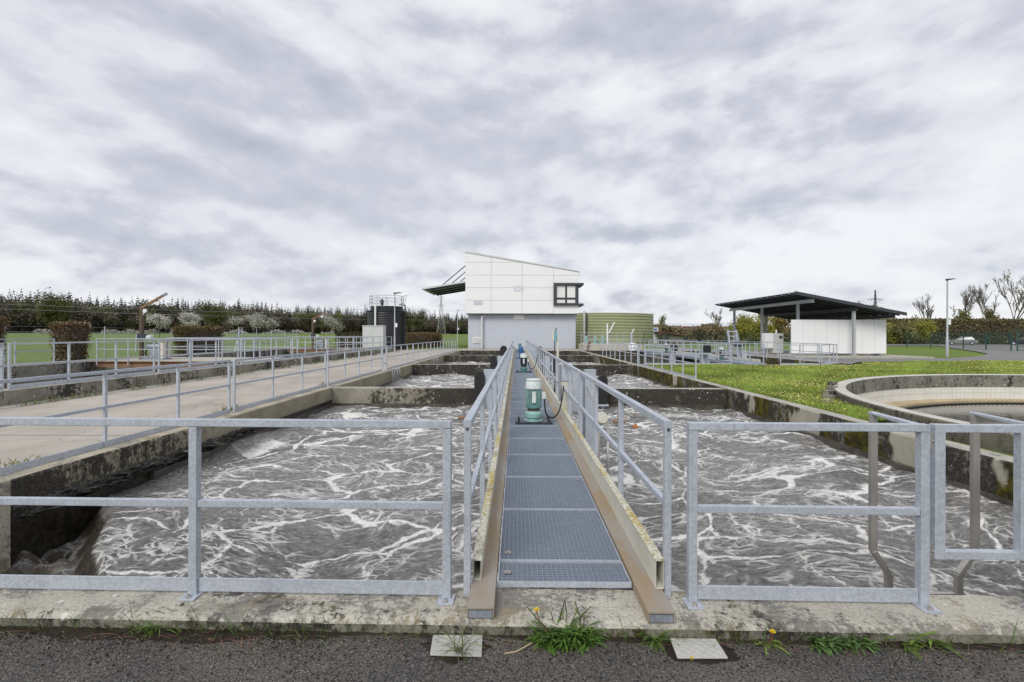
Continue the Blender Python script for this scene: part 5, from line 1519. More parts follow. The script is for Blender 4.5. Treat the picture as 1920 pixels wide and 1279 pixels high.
# ------------------------------------------------------------------ fences on the right
def mesh_fence(label, pts, H, z, mat, wires, group=None):
    o = thing('mesh_fence', label, 'fence', (pts[0][0], pts[0][1], z), 0, group)
    x0, y0 = pts[0]
    pst = MB().box(-0.04, 0.04, -0.04, 0.04, 0, H + 0.06)
    f0 = None
    for (x, y) in pts:
        if f0 is None:
            f = f0 = pst.build('post', mat, o)
        else:
            f = f0.copy(); COL.objects.link(f); f.parent = o
        f.location = (x - x0, y - y0, 0)
    for (xa, ya_), (xb, yb_) in zip(pts[:-1], pts[1:]):
        m = MB()
        a = Vector((xa - x0, ya_ - y0, 0)); b = Vector((xb - x0, yb_ - y0, 0))
        for k in range(wires + 1):
            zz = 0.05 + (H - 0.08) * k / wires
            m.bar(a + Vector((0, 0, zz)), b + Vector((0, 0, zz)), 0.012, 0.012)
        L = (b - a).length
        nv = int(L / 0.16)
        for k in range(1, nv):
            p = a + (b - a) * (k / nv)
            m.bar(p + Vector((0, 0, 0.05)), p + Vector((0, 0, H - 0.03)), 0.008, 0.008)
        m.build('mesh_panel', mat, o)
    return o
fp = [G(x, y, -0.1) for x, y in ((1700, 652.5), (1745, 653), (1806, 655), (1849, 657.2), (1896, 659))]
mesh_fence('dark green mesh fence between the grass and the gate at the right', [(p.x, p.y) for p in fp], 2.1, -0.1, MGREENF, 10, 'green fences')
gpost = fp[-1]
sg = thing('swing_gate', 'dark green mesh gate at the right edge beside the mesh fence', 'gate', (gpost.x + 0.35, gpost.y - 0.3, -0.1), -0.75)
for x in (0, 3.0):
    MB().box(x - 0.06, x + 0.06, -0.06, 0.06, 0, 2.2).build('gate_post', MGREENF, sg)
for z in (0.15, 2.1):
    MB().box(0.061, 2.939, -0.025, 0.025, z - 0.03, z + 0.03).build('gate_rail', MGREENF, sg)
m = MB()
for k in range(1, 19):
    m.bar((0.16 * k, 0, 0.18), (0.16 * k, 0, 2.07), 0.01, 0.01)
for k in range(1, 10):
    m.bar((0.06, 0, 0.18 + 0.19 * k), (2.94, 0, 0.18 + 0.19 * k), 0.012, 0.012)
m.build('mesh_panel', MGREENF, sg)
mesh_fence('dark green mesh fence along the far side of the parking road', [(58 + 4 * i, 93) for i in range(16)], 2.1, -0.1, MGREENF, 8, 'green fences')
mesh_fence('dark green mesh fence in front of the brown brush', [(20 + 3.4 * i, 76 + 0.3 * i) for i in range(9)], 2.0, -0.1, MGREENF, 8, 'green fences')
# ------------------------------------------------------------------ wire fence on the left
wf = thing('wire_fence', 'galvanised chain link fence between the left tanks and the green field', 'fence', (-24.0, 17.0, -0.12))
pst = MB().tube([(0, 0, 0), (0, 0, 2.12)], 0.03, 8)
f0 = None
for i in range(14):
    if f0 is None: f = f0 = pst.build('post', MG, wf)
    else:
        f = f0.copy(); COL.objects.link(f); f.parent = wf
    f.location = (0, 2.75 * i, 0)
panel = MB()
Hf, st_ = 1.75, 0.11
k = -int(Hf / st_)
while k * st_ < 2.75:
    for sgn in (1, -1):
        a = k * st_
        y0, z0, y1, z1 = a, 0.05, a + Hf, 0.05 + Hf
        if y0 < 0: z0 += -y0; y0 = 0
        if y1 > 2.75: z1 -= y1 - 2.75; y1 = 2.75
        if y1 - y0 > 0.05:
            p, q = ((0, y0, z0), (0, y1, z1)) if sgn > 0 else ((0, 2.75 - y0, z0), (0, 2.75 - y1, z1))
            panel.bar(p, q, 0.0042, 0.0042)
    k += 1
for z in (0.05, 0.9, 1.8, 2.05):
    panel.bar((0, 0, z), (0, 2.75, z), 0.008, 0.008)
f0 = None
for i in range(13):
    if f0 is None: f = f0 = panel.build('mesh_panel', MG, wf)
    else:
        f = f0.copy(); COL.objects.link(f); f.parent = wf
    f.location = (0.035, 2.75 * i, 0)
railing('grey gate railing at the field end of the service road', (-11.6, 68), (-5.9, 68), 0.0, spans(0.05, 5.6, 5), kick=None, group='railings in front of the machine hall', w=0.05)
# ------------------------------------------------------------------ pylons
def pylon(x, y, z, H, bw, arms, label, dark=MG2):
    o = thing('power_pylon', label, 'pylon', (x, y, z), 0.3, 'lattice power pylons')
    m = MB()
    lv = [0, .16, .3, .42, .53, .62, .70, .77, .84, .91, 1.0]
    wd = lambda t: bw * (1 - 0.80 * min(1, t / 0.72)) if t < 0.72 else bw * 0.20 * (1 - 0.7 * (t - 0.72) / 0.28)
    th = max(0.09, H * 0.0045)
    for a, b in zip(lv[:-1], lv[1:]):
        wa, wb = wd(a) / 2, wd(b) / 2
        ca = [(-wa, -wa), (wa, -wa), (wa, wa), (-wa, wa)]; cb_ = [(-wb, -wb), (wb, -wb), (wb, wb), (-wb, wb)]
        for i in range(4):
            j = (i + 1) % 4
            m.bar((*ca[i], a * H), (*cb_[i], b * H), th * 1.3, th * 1.3)
            m.bar((*ca[i], a * H), (*cb_[j], b * H), th * .7, th * .7)
            m.bar((*ca[j], a * H), (*cb_[i], b * H), th * .7, th * .7)
            m.bar((*cb_[i], b * H), (*cb_[j], b * H), th * .7, th * .7)
    m.build('tower', dark, o)
    for t, L in arms:
        m = MB()
        for s in (-1, 1):
            for yy in (-0.3, 0.3):
                m.bar((0, yy, t * H), (s * L, 0, t * H + 0.1), th, th)
            m.bar((0, 0, t * H + H * 0.035), (s * L, 0, t * H + 0.12), th, th)
            for q in (0.5, 0.95):
                m.bar((s * L * q, 0, t * H), (s * L * q, 0, t * H - H * 0.035), th * 0.8, th * 0.8)
        m.build('cross_arm', dark, o)
    return o
pylon(AT(827, 620, 250).x, 250, terrain(-30, 200), 20.5, 4.2, ((0.93, 1.6), (0.72, 2.0)), 'grey lattice pylon in front of the wood left of the hall', paint('pylon steel', (0.34, 0.35, 0.35), 0.6, 0.2))
pylon(AT(1641, 600, 300).x, 300, -0.1, 29.5, 5.0, ((0.80, 6.3), (0.64, 7.0)), 'dark lattice pylon showing above the shelter roof', MANTH)
# ------------------------------------------------------------------ far buildings
hb = thing('factory_hall', 'long low factory hall with pale roof and dark red edge in the distance', 'building', (67, 175, -0.1))
MB().box(-19, 22, 0, 25, 0, 4.1).build('wall', MCAB, hb)
MB().box(-19.4, 22.4, -0.4, 25, 4.1, 4.75).build('fascia', paint('dark red sheet', (0.16, 0.035, 0.045), 0.5), hb)
MB().hexa([(-19.4, -0.3, 4.76), (22.4, -0.3, 4.76), (22.4, 25, 4.76), (-19.4, 25, 4.76), (-16, 8, 6.0), (20, 8, 6.0), (20, 20, 6.0), (-16, 20, 6.0)]).build('roof', paint('pale roof sheet', (0.62, 0.64, 0.68), 0.5), hb)
for k in range(9):
    f = MB().box(-16 + 4.2 * k, -13.6 + 4.2 * k, -0.08, -0.002, 2.0, 3.3).build('window', MANTH, hb)
    MB().box(-15.9 + 4.2 * k, -13.7 + 4.2 * k, -0.10, -0.082, 2.1, 3.2).build('pane', MGLASS, f)
hb = thing('factory_hall', 'long dark flat hall beyond the hedge at the far right', 'building', (170, 190, -0.1))
MB().box(-30, 60, 0, 30, 0, 6.4).build('wall', MCAB, hb)
MB().box(-30.3, 60.3, -0.3, 30, 6.4, 8.2).build('fascia', paint('slate blue sheet', (0.12, 0.13, 0.17), 0.5), hb)
hb = thing('garden_shed', 'low wooden shed with slanting red brown roof right of the olive tank', 'shed', (AT(1262, 640, 92).x, 92, -0.1))
MB().box(-1.9, 2.0, 0, 2.5, 0, 1.75).build('wall', paint('weathered wood', (0.16, 0.15, 0.11), 0.8, 0, 0.2, 3), hb)
MB().hexa([(-2.9, -0.5, 2.2), (2.6, -0.5, 1.5), (2.6, 2.9, 1.5), (-2.9, 2.9, 2.2), (-2.9, -0.5, 2.36), (2.6, -0.5, 1.66), (2.6, 2.9, 1.66), (-2.9, 2.9, 2.36)]).build('roof', MRED, hb)
MB().box(-1.6, -0.7, -0.05, -0.002, 0.1, 1.7).build('door', MANTH, hb)
MB().box(-2.8, -2.7, -0.4, -0.3, 0.0, 2.2).build('post', MBROWND, hb)
hb = thing('service_hut', 'small pale hut with a blue sign beside the olive tank', 'hut', (AT(1229, 640, 95).x, 95, -0.1))
MB().box(-0.7, 0.7, 0, 2, 0, 2.1).build('wall', MWHT, hb)
MB().box(-0.8, 0.8, -0.1, 2.1, 2.1, 2.2).build('roof', MCAB, hb)
s_ = MB().box(-0.6, 0.5, -0.06, -0.002, 2.35, 3.1).build('sign', MWHT, hb)
MB().box(-0.35, 0.3, -0.08, -0.062, 2.5, 2.95).build('blue_field', MBLUE, s_)
MB().box(-0.5, -0.4, 0.0, 0.1, 2.2, 2.4).build('sign_post', MG2, hb)
# ------------------------------------------------------------------ parked cars
def car(x, y, rz, c, label):
    o = thing('parked_car', label, 'car', (x, y, -0.05), rz, 'cars parked behind the fence')
    body = paint('car paint ' + label[:6], c, 0.25, 0.3, 0.03, 2)
    secs_ = [(-2.1, .35, .62, .70), (-2.0, .25, .85, .80), (-1.2, .22, .92, .85), (0, .22, .95, .87), (1.2, .22, .90, .85), (1.95, .25, .74, .78), (2.12, .35, .58, .66)]
    m = MB(); k = 6
    for (xx, z0, z1, w) in secs_:
        m.v += [(xx, -w, z0), (xx, w, z0), (xx, w * 1.0, (z0 + z1) / 2), (xx, w * 0.92, z1), (xx, -w * 0.92, z1), (xx, -w * 1.0, (z0 + z1) / 2)]
    for i in range(len(secs_) - 1):
        for q in range(k):
            m.f.append((i * k + q, i * k + (q + 1) % k, (i + 1) * k + (q + 1) % k, (i + 1) * k + q)); m.m.append(0)
    m.f += [(0, 1, 2, 3, 4, 5), tuple(range(len(m.v) - 1, len(m.v) - 7, -1))]; m.m += [0, 0]
    m.build('body', body, o, smooth='auto')
    MB().hexa([(-1.75, -.76, .90), (0.95, -.76, .93), (0.95, .76, .93), (-1.75, .76, .90), (-1.3, -.60, 1.42), (0.15, -.60, 1.45), (0.15, .60, 1.45), (-1.3, .60, 1.42)]).build('cabin_glass', MGLASS, o, bevel=0.03)
    MB().hexa([(-1.32, -.62, 1.425), (0.17, -.62, 1.455), (0.17, .62, 1.455), (-1.32, .62, 1.425), (-1.2, -.55, 1.48), (0.05, -.55, 1.5), (0.05, .55, 1.5), (-1.2, .55, 1.48)]).build('roof', body, o, bevel=0.02)
    for xx in (-1.3, 1.3):
        for yy in (-.80, .80):
            w_ = MB().tube([(xx, yy - 0.1, 0.31), (xx, yy + 0.1, 0.31)], 0.31, 16).build('wheel', MBLK, o, smooth='auto')
            MB().tube([(xx, yy - 0.11, 0.31), (xx, yy + 0.11, 0.31)], 0.18, 12).build('rim', MG, w_, smooth='auto')
    for yy in (-.55, .55):
        MB().box(2.02, 2.13, yy - .14, yy + .14, .56, .68).build('headlight', MWHT, o, bevel=0.02)
    return o
c1 = AT(1803, 640, 86); car(c1.x, 86, 2.45, (0.22, 0.22, 0.21), 'silver grey car parked behind the green mesh fence')
c2 = AT(1922, 640, 84); car(c2.x, 84, 2.3, (0.03, 0.03, 0.035), 'black car parked behind the green gate at the right edge')
# ------------------------------------------------------------------ hedges and shrubs
def tints(n, cols, var=0.25):
    c = np.array(cols)[RNG.integers(0, len(cols), n)]
    return c * (1 + var * (RNG.random((n, 1)) - 0.5) * 2) 
def hedge(name, label, cat, lo, hi, n, cols, size, flowers=0, z_taper=0.0, group=None, bump=0.08):
    lo, hi = np.array(lo, float), np.array(hi, float)
    o = thing(name, label, cat, ((lo[0] + hi[0]) / 2, (lo[1] + hi[1]) / 2, lo[2]), 0, group)
    c0 = np.array([(lo[0] + hi[0]) / 2, (lo[1] + hi[1]) / 2, lo[2]])
    P = RNG.random((n, 3))
    face = RNG.integers(0, 5, n)
    d = RNG.random(n) ** 2 * 0.28
    P[face == 0, 0] = d[face == 0]; P[face == 1, 0] = 1 - d[face == 1]
    P[face == 2, 1] = d[face == 2]; P[face == 3, 1] = 1 - d[face == 3]
    P[face == 4, 2] = 1 - d[face == 4] * 0.6
    ext = hi - lo
    Q = P * ext
    Q += RNG.normal(size=Q.shape) * bump * np.array([1, 1, 0.7])
    Q[:, 2] = np.clip(Q[:, 2], 0.02, None)
    Q[:, :2] -= ext[:2] / 2
    if z_taper:
        s = 1 - z_taper * (1 - np.clip(Q[:, 2] / ext[2], 0, 1))
        Q[:, :2] *= s[:, None]
    V, F = leaf_quads(Q, size * (0.6 + 0.8 * RNG.random(n)))
    T = np.repeat(tints(n, cols), 4, axis=0)
    mesh_np('foliage', V, F, MLEAF, T, o)
    e = ext * 0.42
    k = 1 - z_taper
    core = MB().hexa([(-e[0] * k, -e[1] * k, 0), (e[0] * k, -e[1] * k, 0), (e[0] * k, e[1] * k, 0), (-e[0] * k, e[1] * k, 0),
                      (-e[0], -e[1], ext[2] * 0.9), (e[0], -e[1], ext[2] * 0.9), (e[0], e[1], ext[2] * 0.9), (-e[0], e[1], ext[2] * 0.9)])
    core.build('inner_branches', MBARK, o)
    if flowers:
        P = RNG.random((flowers, 3)); f = RNG.integers(0, 3, flowers)
        P[f == 0, 0] = 1.02; P[f == 1, 1] = -0.02; P[f == 2, 2] = 1.02
        Q = P * ext; Q[:, :2] -= ext[:2] / 2
        if z_taper:
            s = 1 - z_taper * (1 - np.clip(Q[:, 2] / ext[2], 0, 1)); Q[:, :2] *= s[:, None]
        V, F = leaf_quads(Q, 0.07 + 0.05 * RNG.random(flowers))
        mesh_np('blossom', V, F, MLEAF, np.full((len(V), 3), (0.75, 0.70, 0.66)), o)
    return o
RB_ = [(0.20, 0.115, 0.065), (0.15, 0.105, 0.055), (0.125, 0.13, 0.045), (0.24, 0.15, 0.085)]
hedge('clipped_shrub', 'clipped red brown shrub with white blossoms behind the left tank', 'shrub', (-22.9, 23.5, -0.12), (-22.0, 24.9, 2.1), 8000, RB_, 0.075, 60, 0.28)
hedge('clipped_shrub', 'clipped brown shrub cut off by the left edge of the picture', 'shrub', (-22.9, 19.3, -0.12), (-22.0, 20.75, 2.25), 8000, RB_, 0.075, 0, 0.2)
hedge('clipped_hedge', 'long clipped hedge turning green and brown behind the left railings', 'hedge', (-22.9, 32.0, -0.12), (-22.1, 36.4, 2.05), 14000, RB_ + [(0.085, 0.105, 0.025)], 0.085, 0, 0.12)
hedge('clipped_hedge', 'low clipped hedge right of the black storage tank', 'hedge', (-13.6, 58.0, -0.1), (-10.1, 66.0, 1.75), 12000, RB_, 0.11)
hedge('clipped_hedge', 'low clipped hedge left of the black storage tank', 'hedge', (-21, 56.0, 0.0), (-17, 57.6, 1.75), 7000, [(0.075, 0.075, 0.03), (0.06, 0.065, 0.025), (0.10, 0.07, 0.04)], 0.11)
hedge('tall_hedge', 'tall straight brown green hedge along the right background', 'hedge', (74, 96, -0.1), (150, 102, 4.75), 60000, [(0.18, 0.145, 0.075), (0.14, 0.135, 0.06), (0.21, 0.155, 0.085), (0.125, 0.13, 0.055)], 0.34, 0, 0.0, None, 0.18)
# ------------------------------------------------------------------ trees
def limb_tree(h, seed, spread=0.5, levels=4, r0=0.16, thin=0.62, nb=4, first=0.25, up=0.55):
    """bare branching tree: list of (p, q, r0, r1)"""
    r = random.Random(seed)
    out = []
    def grow(p, d, L, rad, lev):
        seg = 3
        pts = [p]
        for i in range(seg):
            d = (d + Vector((r.gauss(0, .12), r.gauss(0, .12), r.gauss(0, .06) + 0.08 * up))).normalized()
            q = pts[-1] + d * (L / seg)
            out.append((pts[-1], q, rad * (1 - 0.22 * i), rad * (1 - 0.22 * (i + 1))))
            pts.append(q)
        if lev <= 0:
            return
        n = nb + (2 if lev == levels else 0)
        for i in range(n):
            t = r.uniform(first if lev == levels else 0.3, 1.0)
            k = min(seg - 1, int(t * seg)); b = pts[k].lerp(pts[k + 1], t * seg - k)
            a = r.uniform(0, 2 * PI)
            side = Vector((math.cos(a), math.sin(a), 0))
            nd = (d * up + side * spread + Vector((0, 0, 0.25))).normalized()
            grow(b, nd, L * thin * r.uniform(0.7, 1.1), rad * 0.48, lev - 1)
    grow(Vector((0, 0, 0)), Vector((0, 0, 1)), h * 0.62, r0, levels)
    return out
def limbs_mesh(segs, rmin=0.012):
    V, F = [], []
    for p, q, a, b in segs:
        a, b = max(a, rmin), max(b, rmin)
        d = (q - p).normalized()
        u = d.cross(Vector((0, 0, 1)) if abs(d.z) < 0.9 else Vector((1, 0, 0))).normalized(); v = d.cross(u)
        o = len(V)
        for c, r_ in ((p, a), (q, b)):
            for k in range(3):
                V.append(tuple(c + (u * math.cos(2.094 * k) + v * math.sin(2.094 * k)) * r_))
        for k in range(3):
            F.append((o + k, o + (k + 1) % 3, o + 3 + (k + 1) % 3, o + 3 + k))
    return V, F
def tree(name, label, loc, h, seed, leaf=None, nleaf=0, lsize=0.2, group=None, spread=0.55, rmin=0.014, levels=4, lvar=0.3, up=0.55, cat='tree', clump=0.35):
    o = thing(name, label, cat, loc, random.uniform(0, 6), group)
    segs = limb_tree(h, seed, spread, levels, h * 0.016, up=up)
    zmax = max(q.z for _, q, _, _ in segs)
    k = h / zmax
    segs = [(p * k, q * k, a, b) for p, q, a, b in segs]
    big = [s for s in segs if s[2] > h * 0.006]; small = [s for s in segs if s[2] <= h * 0.006]
    V, F = limbs_mesh(big, rmin); mesh_np('trunk', V, F, MTWIG, None, o)
    V, F = limbs_mesh(small, rmin)
    cr = mesh_np('crown', V, F, MTWIG, None, o)
    if nleaf:
        tips = np.array([tuple(q) for p, q, a, b in small])
        P = tips[RNG.integers(0, len(tips), nleaf)] + RNG.normal(size=(nleaf, 3)) * clump
        P = P[P[:, 2] > 0.05]
        V, F = leaf_quads(P, lsize * (0.5 + RNG.random(len(P))))
        mesh_np('leaves', V, F, MLEAF, np.repeat(tints(len(P), leaf, lvar), 4, axis=0), cr)
    return o
def tx(px, D, z=-0.1):
    p = AT(px, 640, D)
    return (p.x, D, z)
WB = [(0.62, 0.60, 0.55), (0.50, 0.48, 0.42), (0.70, 0.68, 0.64)]
YG = [(0.30, 0.31, 0.06), (0.23, 0.26, 0.05), (0.36, 0.31, 0.07)]
OL = [(0.21, 0.21, 0.085), (0.17, 0.18, 0.07), (0.26, 0.23, 0.10)]
# white blossoming trees at the foot of the wood
for i, (px, D, h, n, lab) in enumerate(((298, 152, 5.6, 3200, 'white blossoming tree at the wood edge, left one of the bright pair'), (362, 152, 6.2, 3600, 'white blossoming tree at the wood edge, right one of the bright pair'),
                                       (448, 175, 6.0, 700, 'faint white blossoming tree left of the entry frame'), (476, 175, 7.6, 1500, 'rounded white blossoming tree right of the entry frame'),
                                       (508, 180, 5.5, 600, 'small pale blossoming tree in the middle of the wood edge'), (612, 190, 8.5, 900, 'pale blossoming tree behind the farther crane jib'),
                                       (632, 195, 5.0, 500, 'small pale blossoming tree right of the farther crane jib'))):
    tree('blossoming_tree', lab, tx(px, D, terrain(-80, D)), h, 100 + i, WB, n, 0.30, 'blossoming trees along the wood', 0.8, 0.03, 4, 0.25, clump=0.55, up=0.35)
# far right trees
spec = [(1741, 118, 12.0, 0, None, 'bare tree left of the tall lamp post'), (1712, 120, 7.0, 500, OL, 'small sparse tree at the left end of the tall hedge'), (1795, 118, 13.2, 0, None, 'bare slender tree just right of the tall lamp post'),
        (1822, 112, 7.8, 1500, OL, 'leafing bush tree right of the lamp post'), (1858, 112, 8.4, 1500, OL, 'leafing bush tree below the bare twigs'), (1850, 122, 15.0, 0, None, 'tall bare tree behind the leafing bushes'),
        (1903, 105, 16.0, 300, OL, 'tallest bare tree at the right edge'), (1928, 110, 15.0, 200, OL, 'bare tree half cut by the right edge'),
        (1345, 125, 8.6, 0, None, 'bare tree left of the open shelter'), (1242, 135, 7.4, 400, OL, 'bare tree beside the distant lamp post'), (1608, 130, 11.0, 500, OL, 'bare tree top above the shelter roof'), (1618, 120, 9, 900, YG, 'sparse tree behind the white panel wall')]
for i, (px, D, h, n, c, lab) in enumerate(spec):
    tree('bare_tree' if not n else 'budding_tree', lab, tx(px, D), h, 200 + i, c, n, 0.30, 'trees in the right background', 0.36, 0.026, 4, 0.35, up=0.85)
for i, (px, D, h, n, c, lab) in enumerate(((1400, 88, 5.2, 2600, YG, 'yellow green bush left under the shelter roof'), (1440, 84, 5.2, 3200, YG, 'bright yellow green bush seen under the shelter'), (1466, 86, 5.0, 2600, [(0.28, 0.20, 0.06), (0.22, 0.20, 0.05), (0.25, 0.16, 0.10)], 'yellow and pink bush left of the panel wall'),
                                          (1378, 95, 5.0, 1800, OL, 'olive bush beside the thin shelter post'), (1690, 90, 3.6, 2400, OL, 'olive bush right of the white panel wall'), (1728, 92, 4.2, 2800, YG, 'yellow green bush in front of the tall hedge'), (1672, 92, 3.8, 1600, YG, 'yellow bush peeping out beside the panel wall'),
                                          (1310, 100, 2.6, 1400, [(0.13, 0.10, 0.055), (0.10, 0.09, 0.05)], 'low brown bush in front of the factory hall'))):
    tree('leafy_bush', lab, tx(px, D), h, 300 + i, c, n, 0.26, 'bushes in the right background', 0.8, 0.03, 3, 0.35, up=0.35, cat='bush', clump=0.5)
# brown brush bank under the factory hall, one tangled mass
n = 22000
t = RNG.random(n)
P = np.stack([AT(1236, 640, 105).x + t * (AT(1490, 640, 105).x - AT(1236, 640, 105).x), 105 + RNG.random(n) * 9, RNG.random(n) ** 0.7 * (2.9 + 0.7 * np.sin(t * 19) + 0.5 * np.sin(t * 47))], 1)
V, F = leaf_quads(P, 0.25 + 0.3 * RNG.random(n), 2.2, up_bias=0.8)
tag(mesh_np('brush', V, F, MLEAF, np.repeat(tints(n, [(0.30, 0.23, 0.145), (0.25, 0.20, 0.125), (0.21, 0.20, 0.10)]), 4, axis=0)), 'brown leafless brush in front of the factory hall', 'brush', kind='stuff')
# white blossoming low scrub along the field edge
n = 9000
t = RNG.random(n)
t = t[(np.sin(t * 60) + np.sin(t * 23 + 1)) > -0.5]; n = len(t)
xx = AT(60, 640, 140).x + t * (AT(620, 640, 150).x - AT(60, 640, 140).x)
P = np.stack([xx, 140 + 14 * t + RNG.random(n) * 3, terrain(-60, 145) + RNG.random(n) * (0.9 + 0.5 * np.sin(t * 90))], 1)
V, F = leaf_quads(P, 0.22 + 0.2 * RNG.random(n))
tag(mesh_np('blossoming_scrub', V, F, MLEAF, np.repeat(tints(n, WB + [(0.12, 0.12, 0.07), (0.15, 0.13, 0.08)]), 4, axis=0)), 'low white flowering scrub along the edge of the green field', 'scrub', kind='stuff')
# the wood: conifers behind, bare and budding broadleaved trees in front, one mass
def forest():
    Vs, Fs, Ts = [], [], []
    off = 0
    r = random.Random(5)
    items = []
    def edgeD(px):
        return float(np.interp(px, [-400, 0, 480, 700, 880, 1000], [150, 178, 250, 320, 400, 440]))
    px = -420
    while px < 985:
        D0 = edgeD(px)
        for row in range(6):
            D = D0 + row * 9 + r.uniform(-3, 3)
            con = (row >= 3 and r.random() < 0.85) or r.random() < 0.03
            hh = (r.uniform(10.5, 16) if row > 0 else r.uniform(6, 12)) if not con else r.uniform(14.5, 20.5)
            hh *= float(np.interp(px, [-400, 100, 480, 880], [1.03, 0.98, 0.95, 0.95]))
            items.append((px + r.uniform(-6, 6), D, hh, con))
        px += 7.4 * 185 / D0
    for (px, D, hh, con) in items:
        p = AT(px, 640, D); z0 = terrain(p.x, D)
        if con:
            n = 380
            t = RNG.random(n) ** 0.75                    # 0 top .. 1 bottom
            lay = np.round(t * 15) / 15 + RNG.normal(size=n) * 0.012
            rad = hh * 0.135 * np.clip(lay, 0.01, 1) ** 0.8 * (0.4 + 0.6 * RNG.random(n) ** 0.5)
            a = RNG.random(n) * 2 * PI
            P = np.stack([p.x + rad * np.cos(a), D + rad * np.sin(a), z0 + hh * (1 - lay * 0.9) - rad * 0.25], 1)
            V, F = leaf_quads(P, 0.30 + 0.75 * lay, 1.5)
            base = np.array([0.038, 0.048, 0.036]) * r.uniform(0.75, 1.3)
        else:
            n = 640 if D < 300 else 420
            g = RNG.normal(size=(9, 3)); g /= np.linalg.norm(g, axis=1)[:, None]
            c = g * np.array([0.17, 0.17, 0.24]) * hh * 0.8
            P = c[RNG.integers(0, 9, n)] + RNG.normal(size=(n, 3)) * hh * np.array([0.075, 0.075, 0.10])
            P += np.array([p.x, D, z0 + hh * 0.60])
            P[:, 2] = np.clip(P[:, 2], z0 + 0.3, z0 + hh * 1.02)
            V, F = leaf_quads(P, 0.30 + 0.5 * RNG.random(n), 1.7)
            q = r.random()
            base = np.array([0.150, 0.130, 0.095] if q < 0.45 else [0.105, 0.096, 0.070] if q < 0.65 else [0.135, 0.145, 0.055] if q < 0.90 else [0.19, 0.17, 0.13]) * r.uniform(0.55, 1.45)
            # trunk
            tw = 0.16
            Vt = np.array([(p.x - tw, D, z0), (p.x + tw, D, z0), (p.x + tw * 0.5, D + 0.1, z0 + hh * 0.75), (p.x - tw * 0.5, D + 0.1, z0 + hh * 0.75)])
            Vs.append(Vt); Fs.append(np.array([[0, 1, 2, 3]]) + off); Ts.append(np.full((4, 3), 0.06)); off += 4
        T = np.repeat(base * (1 + 0.20 * (RNG.random((n, 1)) * 2 - 1)), 4, axis=0)
        Vs.append(V); Fs.append(F + off); Ts.append(T); off += len(V)
    # undergrowth
    n = 26000
    pxs = -420 + RNG.random(n) * 1390
    Ds = np.array([edgeD(q) for q in pxs]) - 2 + RNG.random(n) * 8
    P = np.array([tuple(AT(q, 640, d)) for q, d in zip(pxs, Ds)])
    P[:, 2] = np.array([terrain(x, y) for x, y in P[:, :2]]) + RNG.random(n) ** 1.3 * 4.5
    V, F = leaf_quads(P, 0.5 + 0.6 * RNG.random(n), 1.4)
    T = np.repeat(tints(n, [(0.085, 0.075, 0.053), (0.09, 0.09, 0.055), (0.07, 0.066, 0.046)], 0.3), 4, axis=0)
    Vs.append(V); Fs.append(F + off); Ts.append(T)
    return mesh_np('forest', np.concatenate(Vs), np.concatenate(Fs), MLEAF, np.concatenate(Ts))
tag(forest(), 'dark mixed wood of conifers and bare trees along the left horizon', 'forest', kind='stuff')
# a few trees of the wood that stand out
GRN = [(0.105, 0.115, 0.035), (0.09, 0.10, 0.032), (0.12, 0.125, 0.04)]
for i, (px, D, h, n, lab) in enumerate(((400, 205, 12.0, 2600, 'olive green leafing tree in front of the dark wood'), (100, 172, 13, 2800, 'large olive green tree standing out at the left of the wood'), (762, 270, 13, 1800, 'fresh green tree just right of the black storage tank'), (790, 285, 13.5, 1800, 'yellow green round tree between storage tank and pylon'))):
    tree('leafing_tree', lab, tx(px, D - 6, terrain(-80, D - 6)), h, 400 + i, GRN, n * 2, 0.45, 'leafing trees in front of the wood', 0.6, 0.06, 3, 0.3, clump=1.2)
# power lines across the wood
for i, (ya, yb_) in enumerate(((556, 577), (568, 586), (577, 594))):
    a, b = AT(-60, ya, 120), AT(1000, yb_ + 6, 230)
    pts = [a.lerp(b, k / 12) + Vector((0, 0, -1.2 * math.sin(PI * k / 12))) for k in range(13)]
    tag(MB().tube(pts, 0.035, 4).build('power_line', MG2), '%s of the three thin power lines in front of the wood' % ('top', 'middle', 'lowest')[i], 'power line', 'power lines in front of the wood')
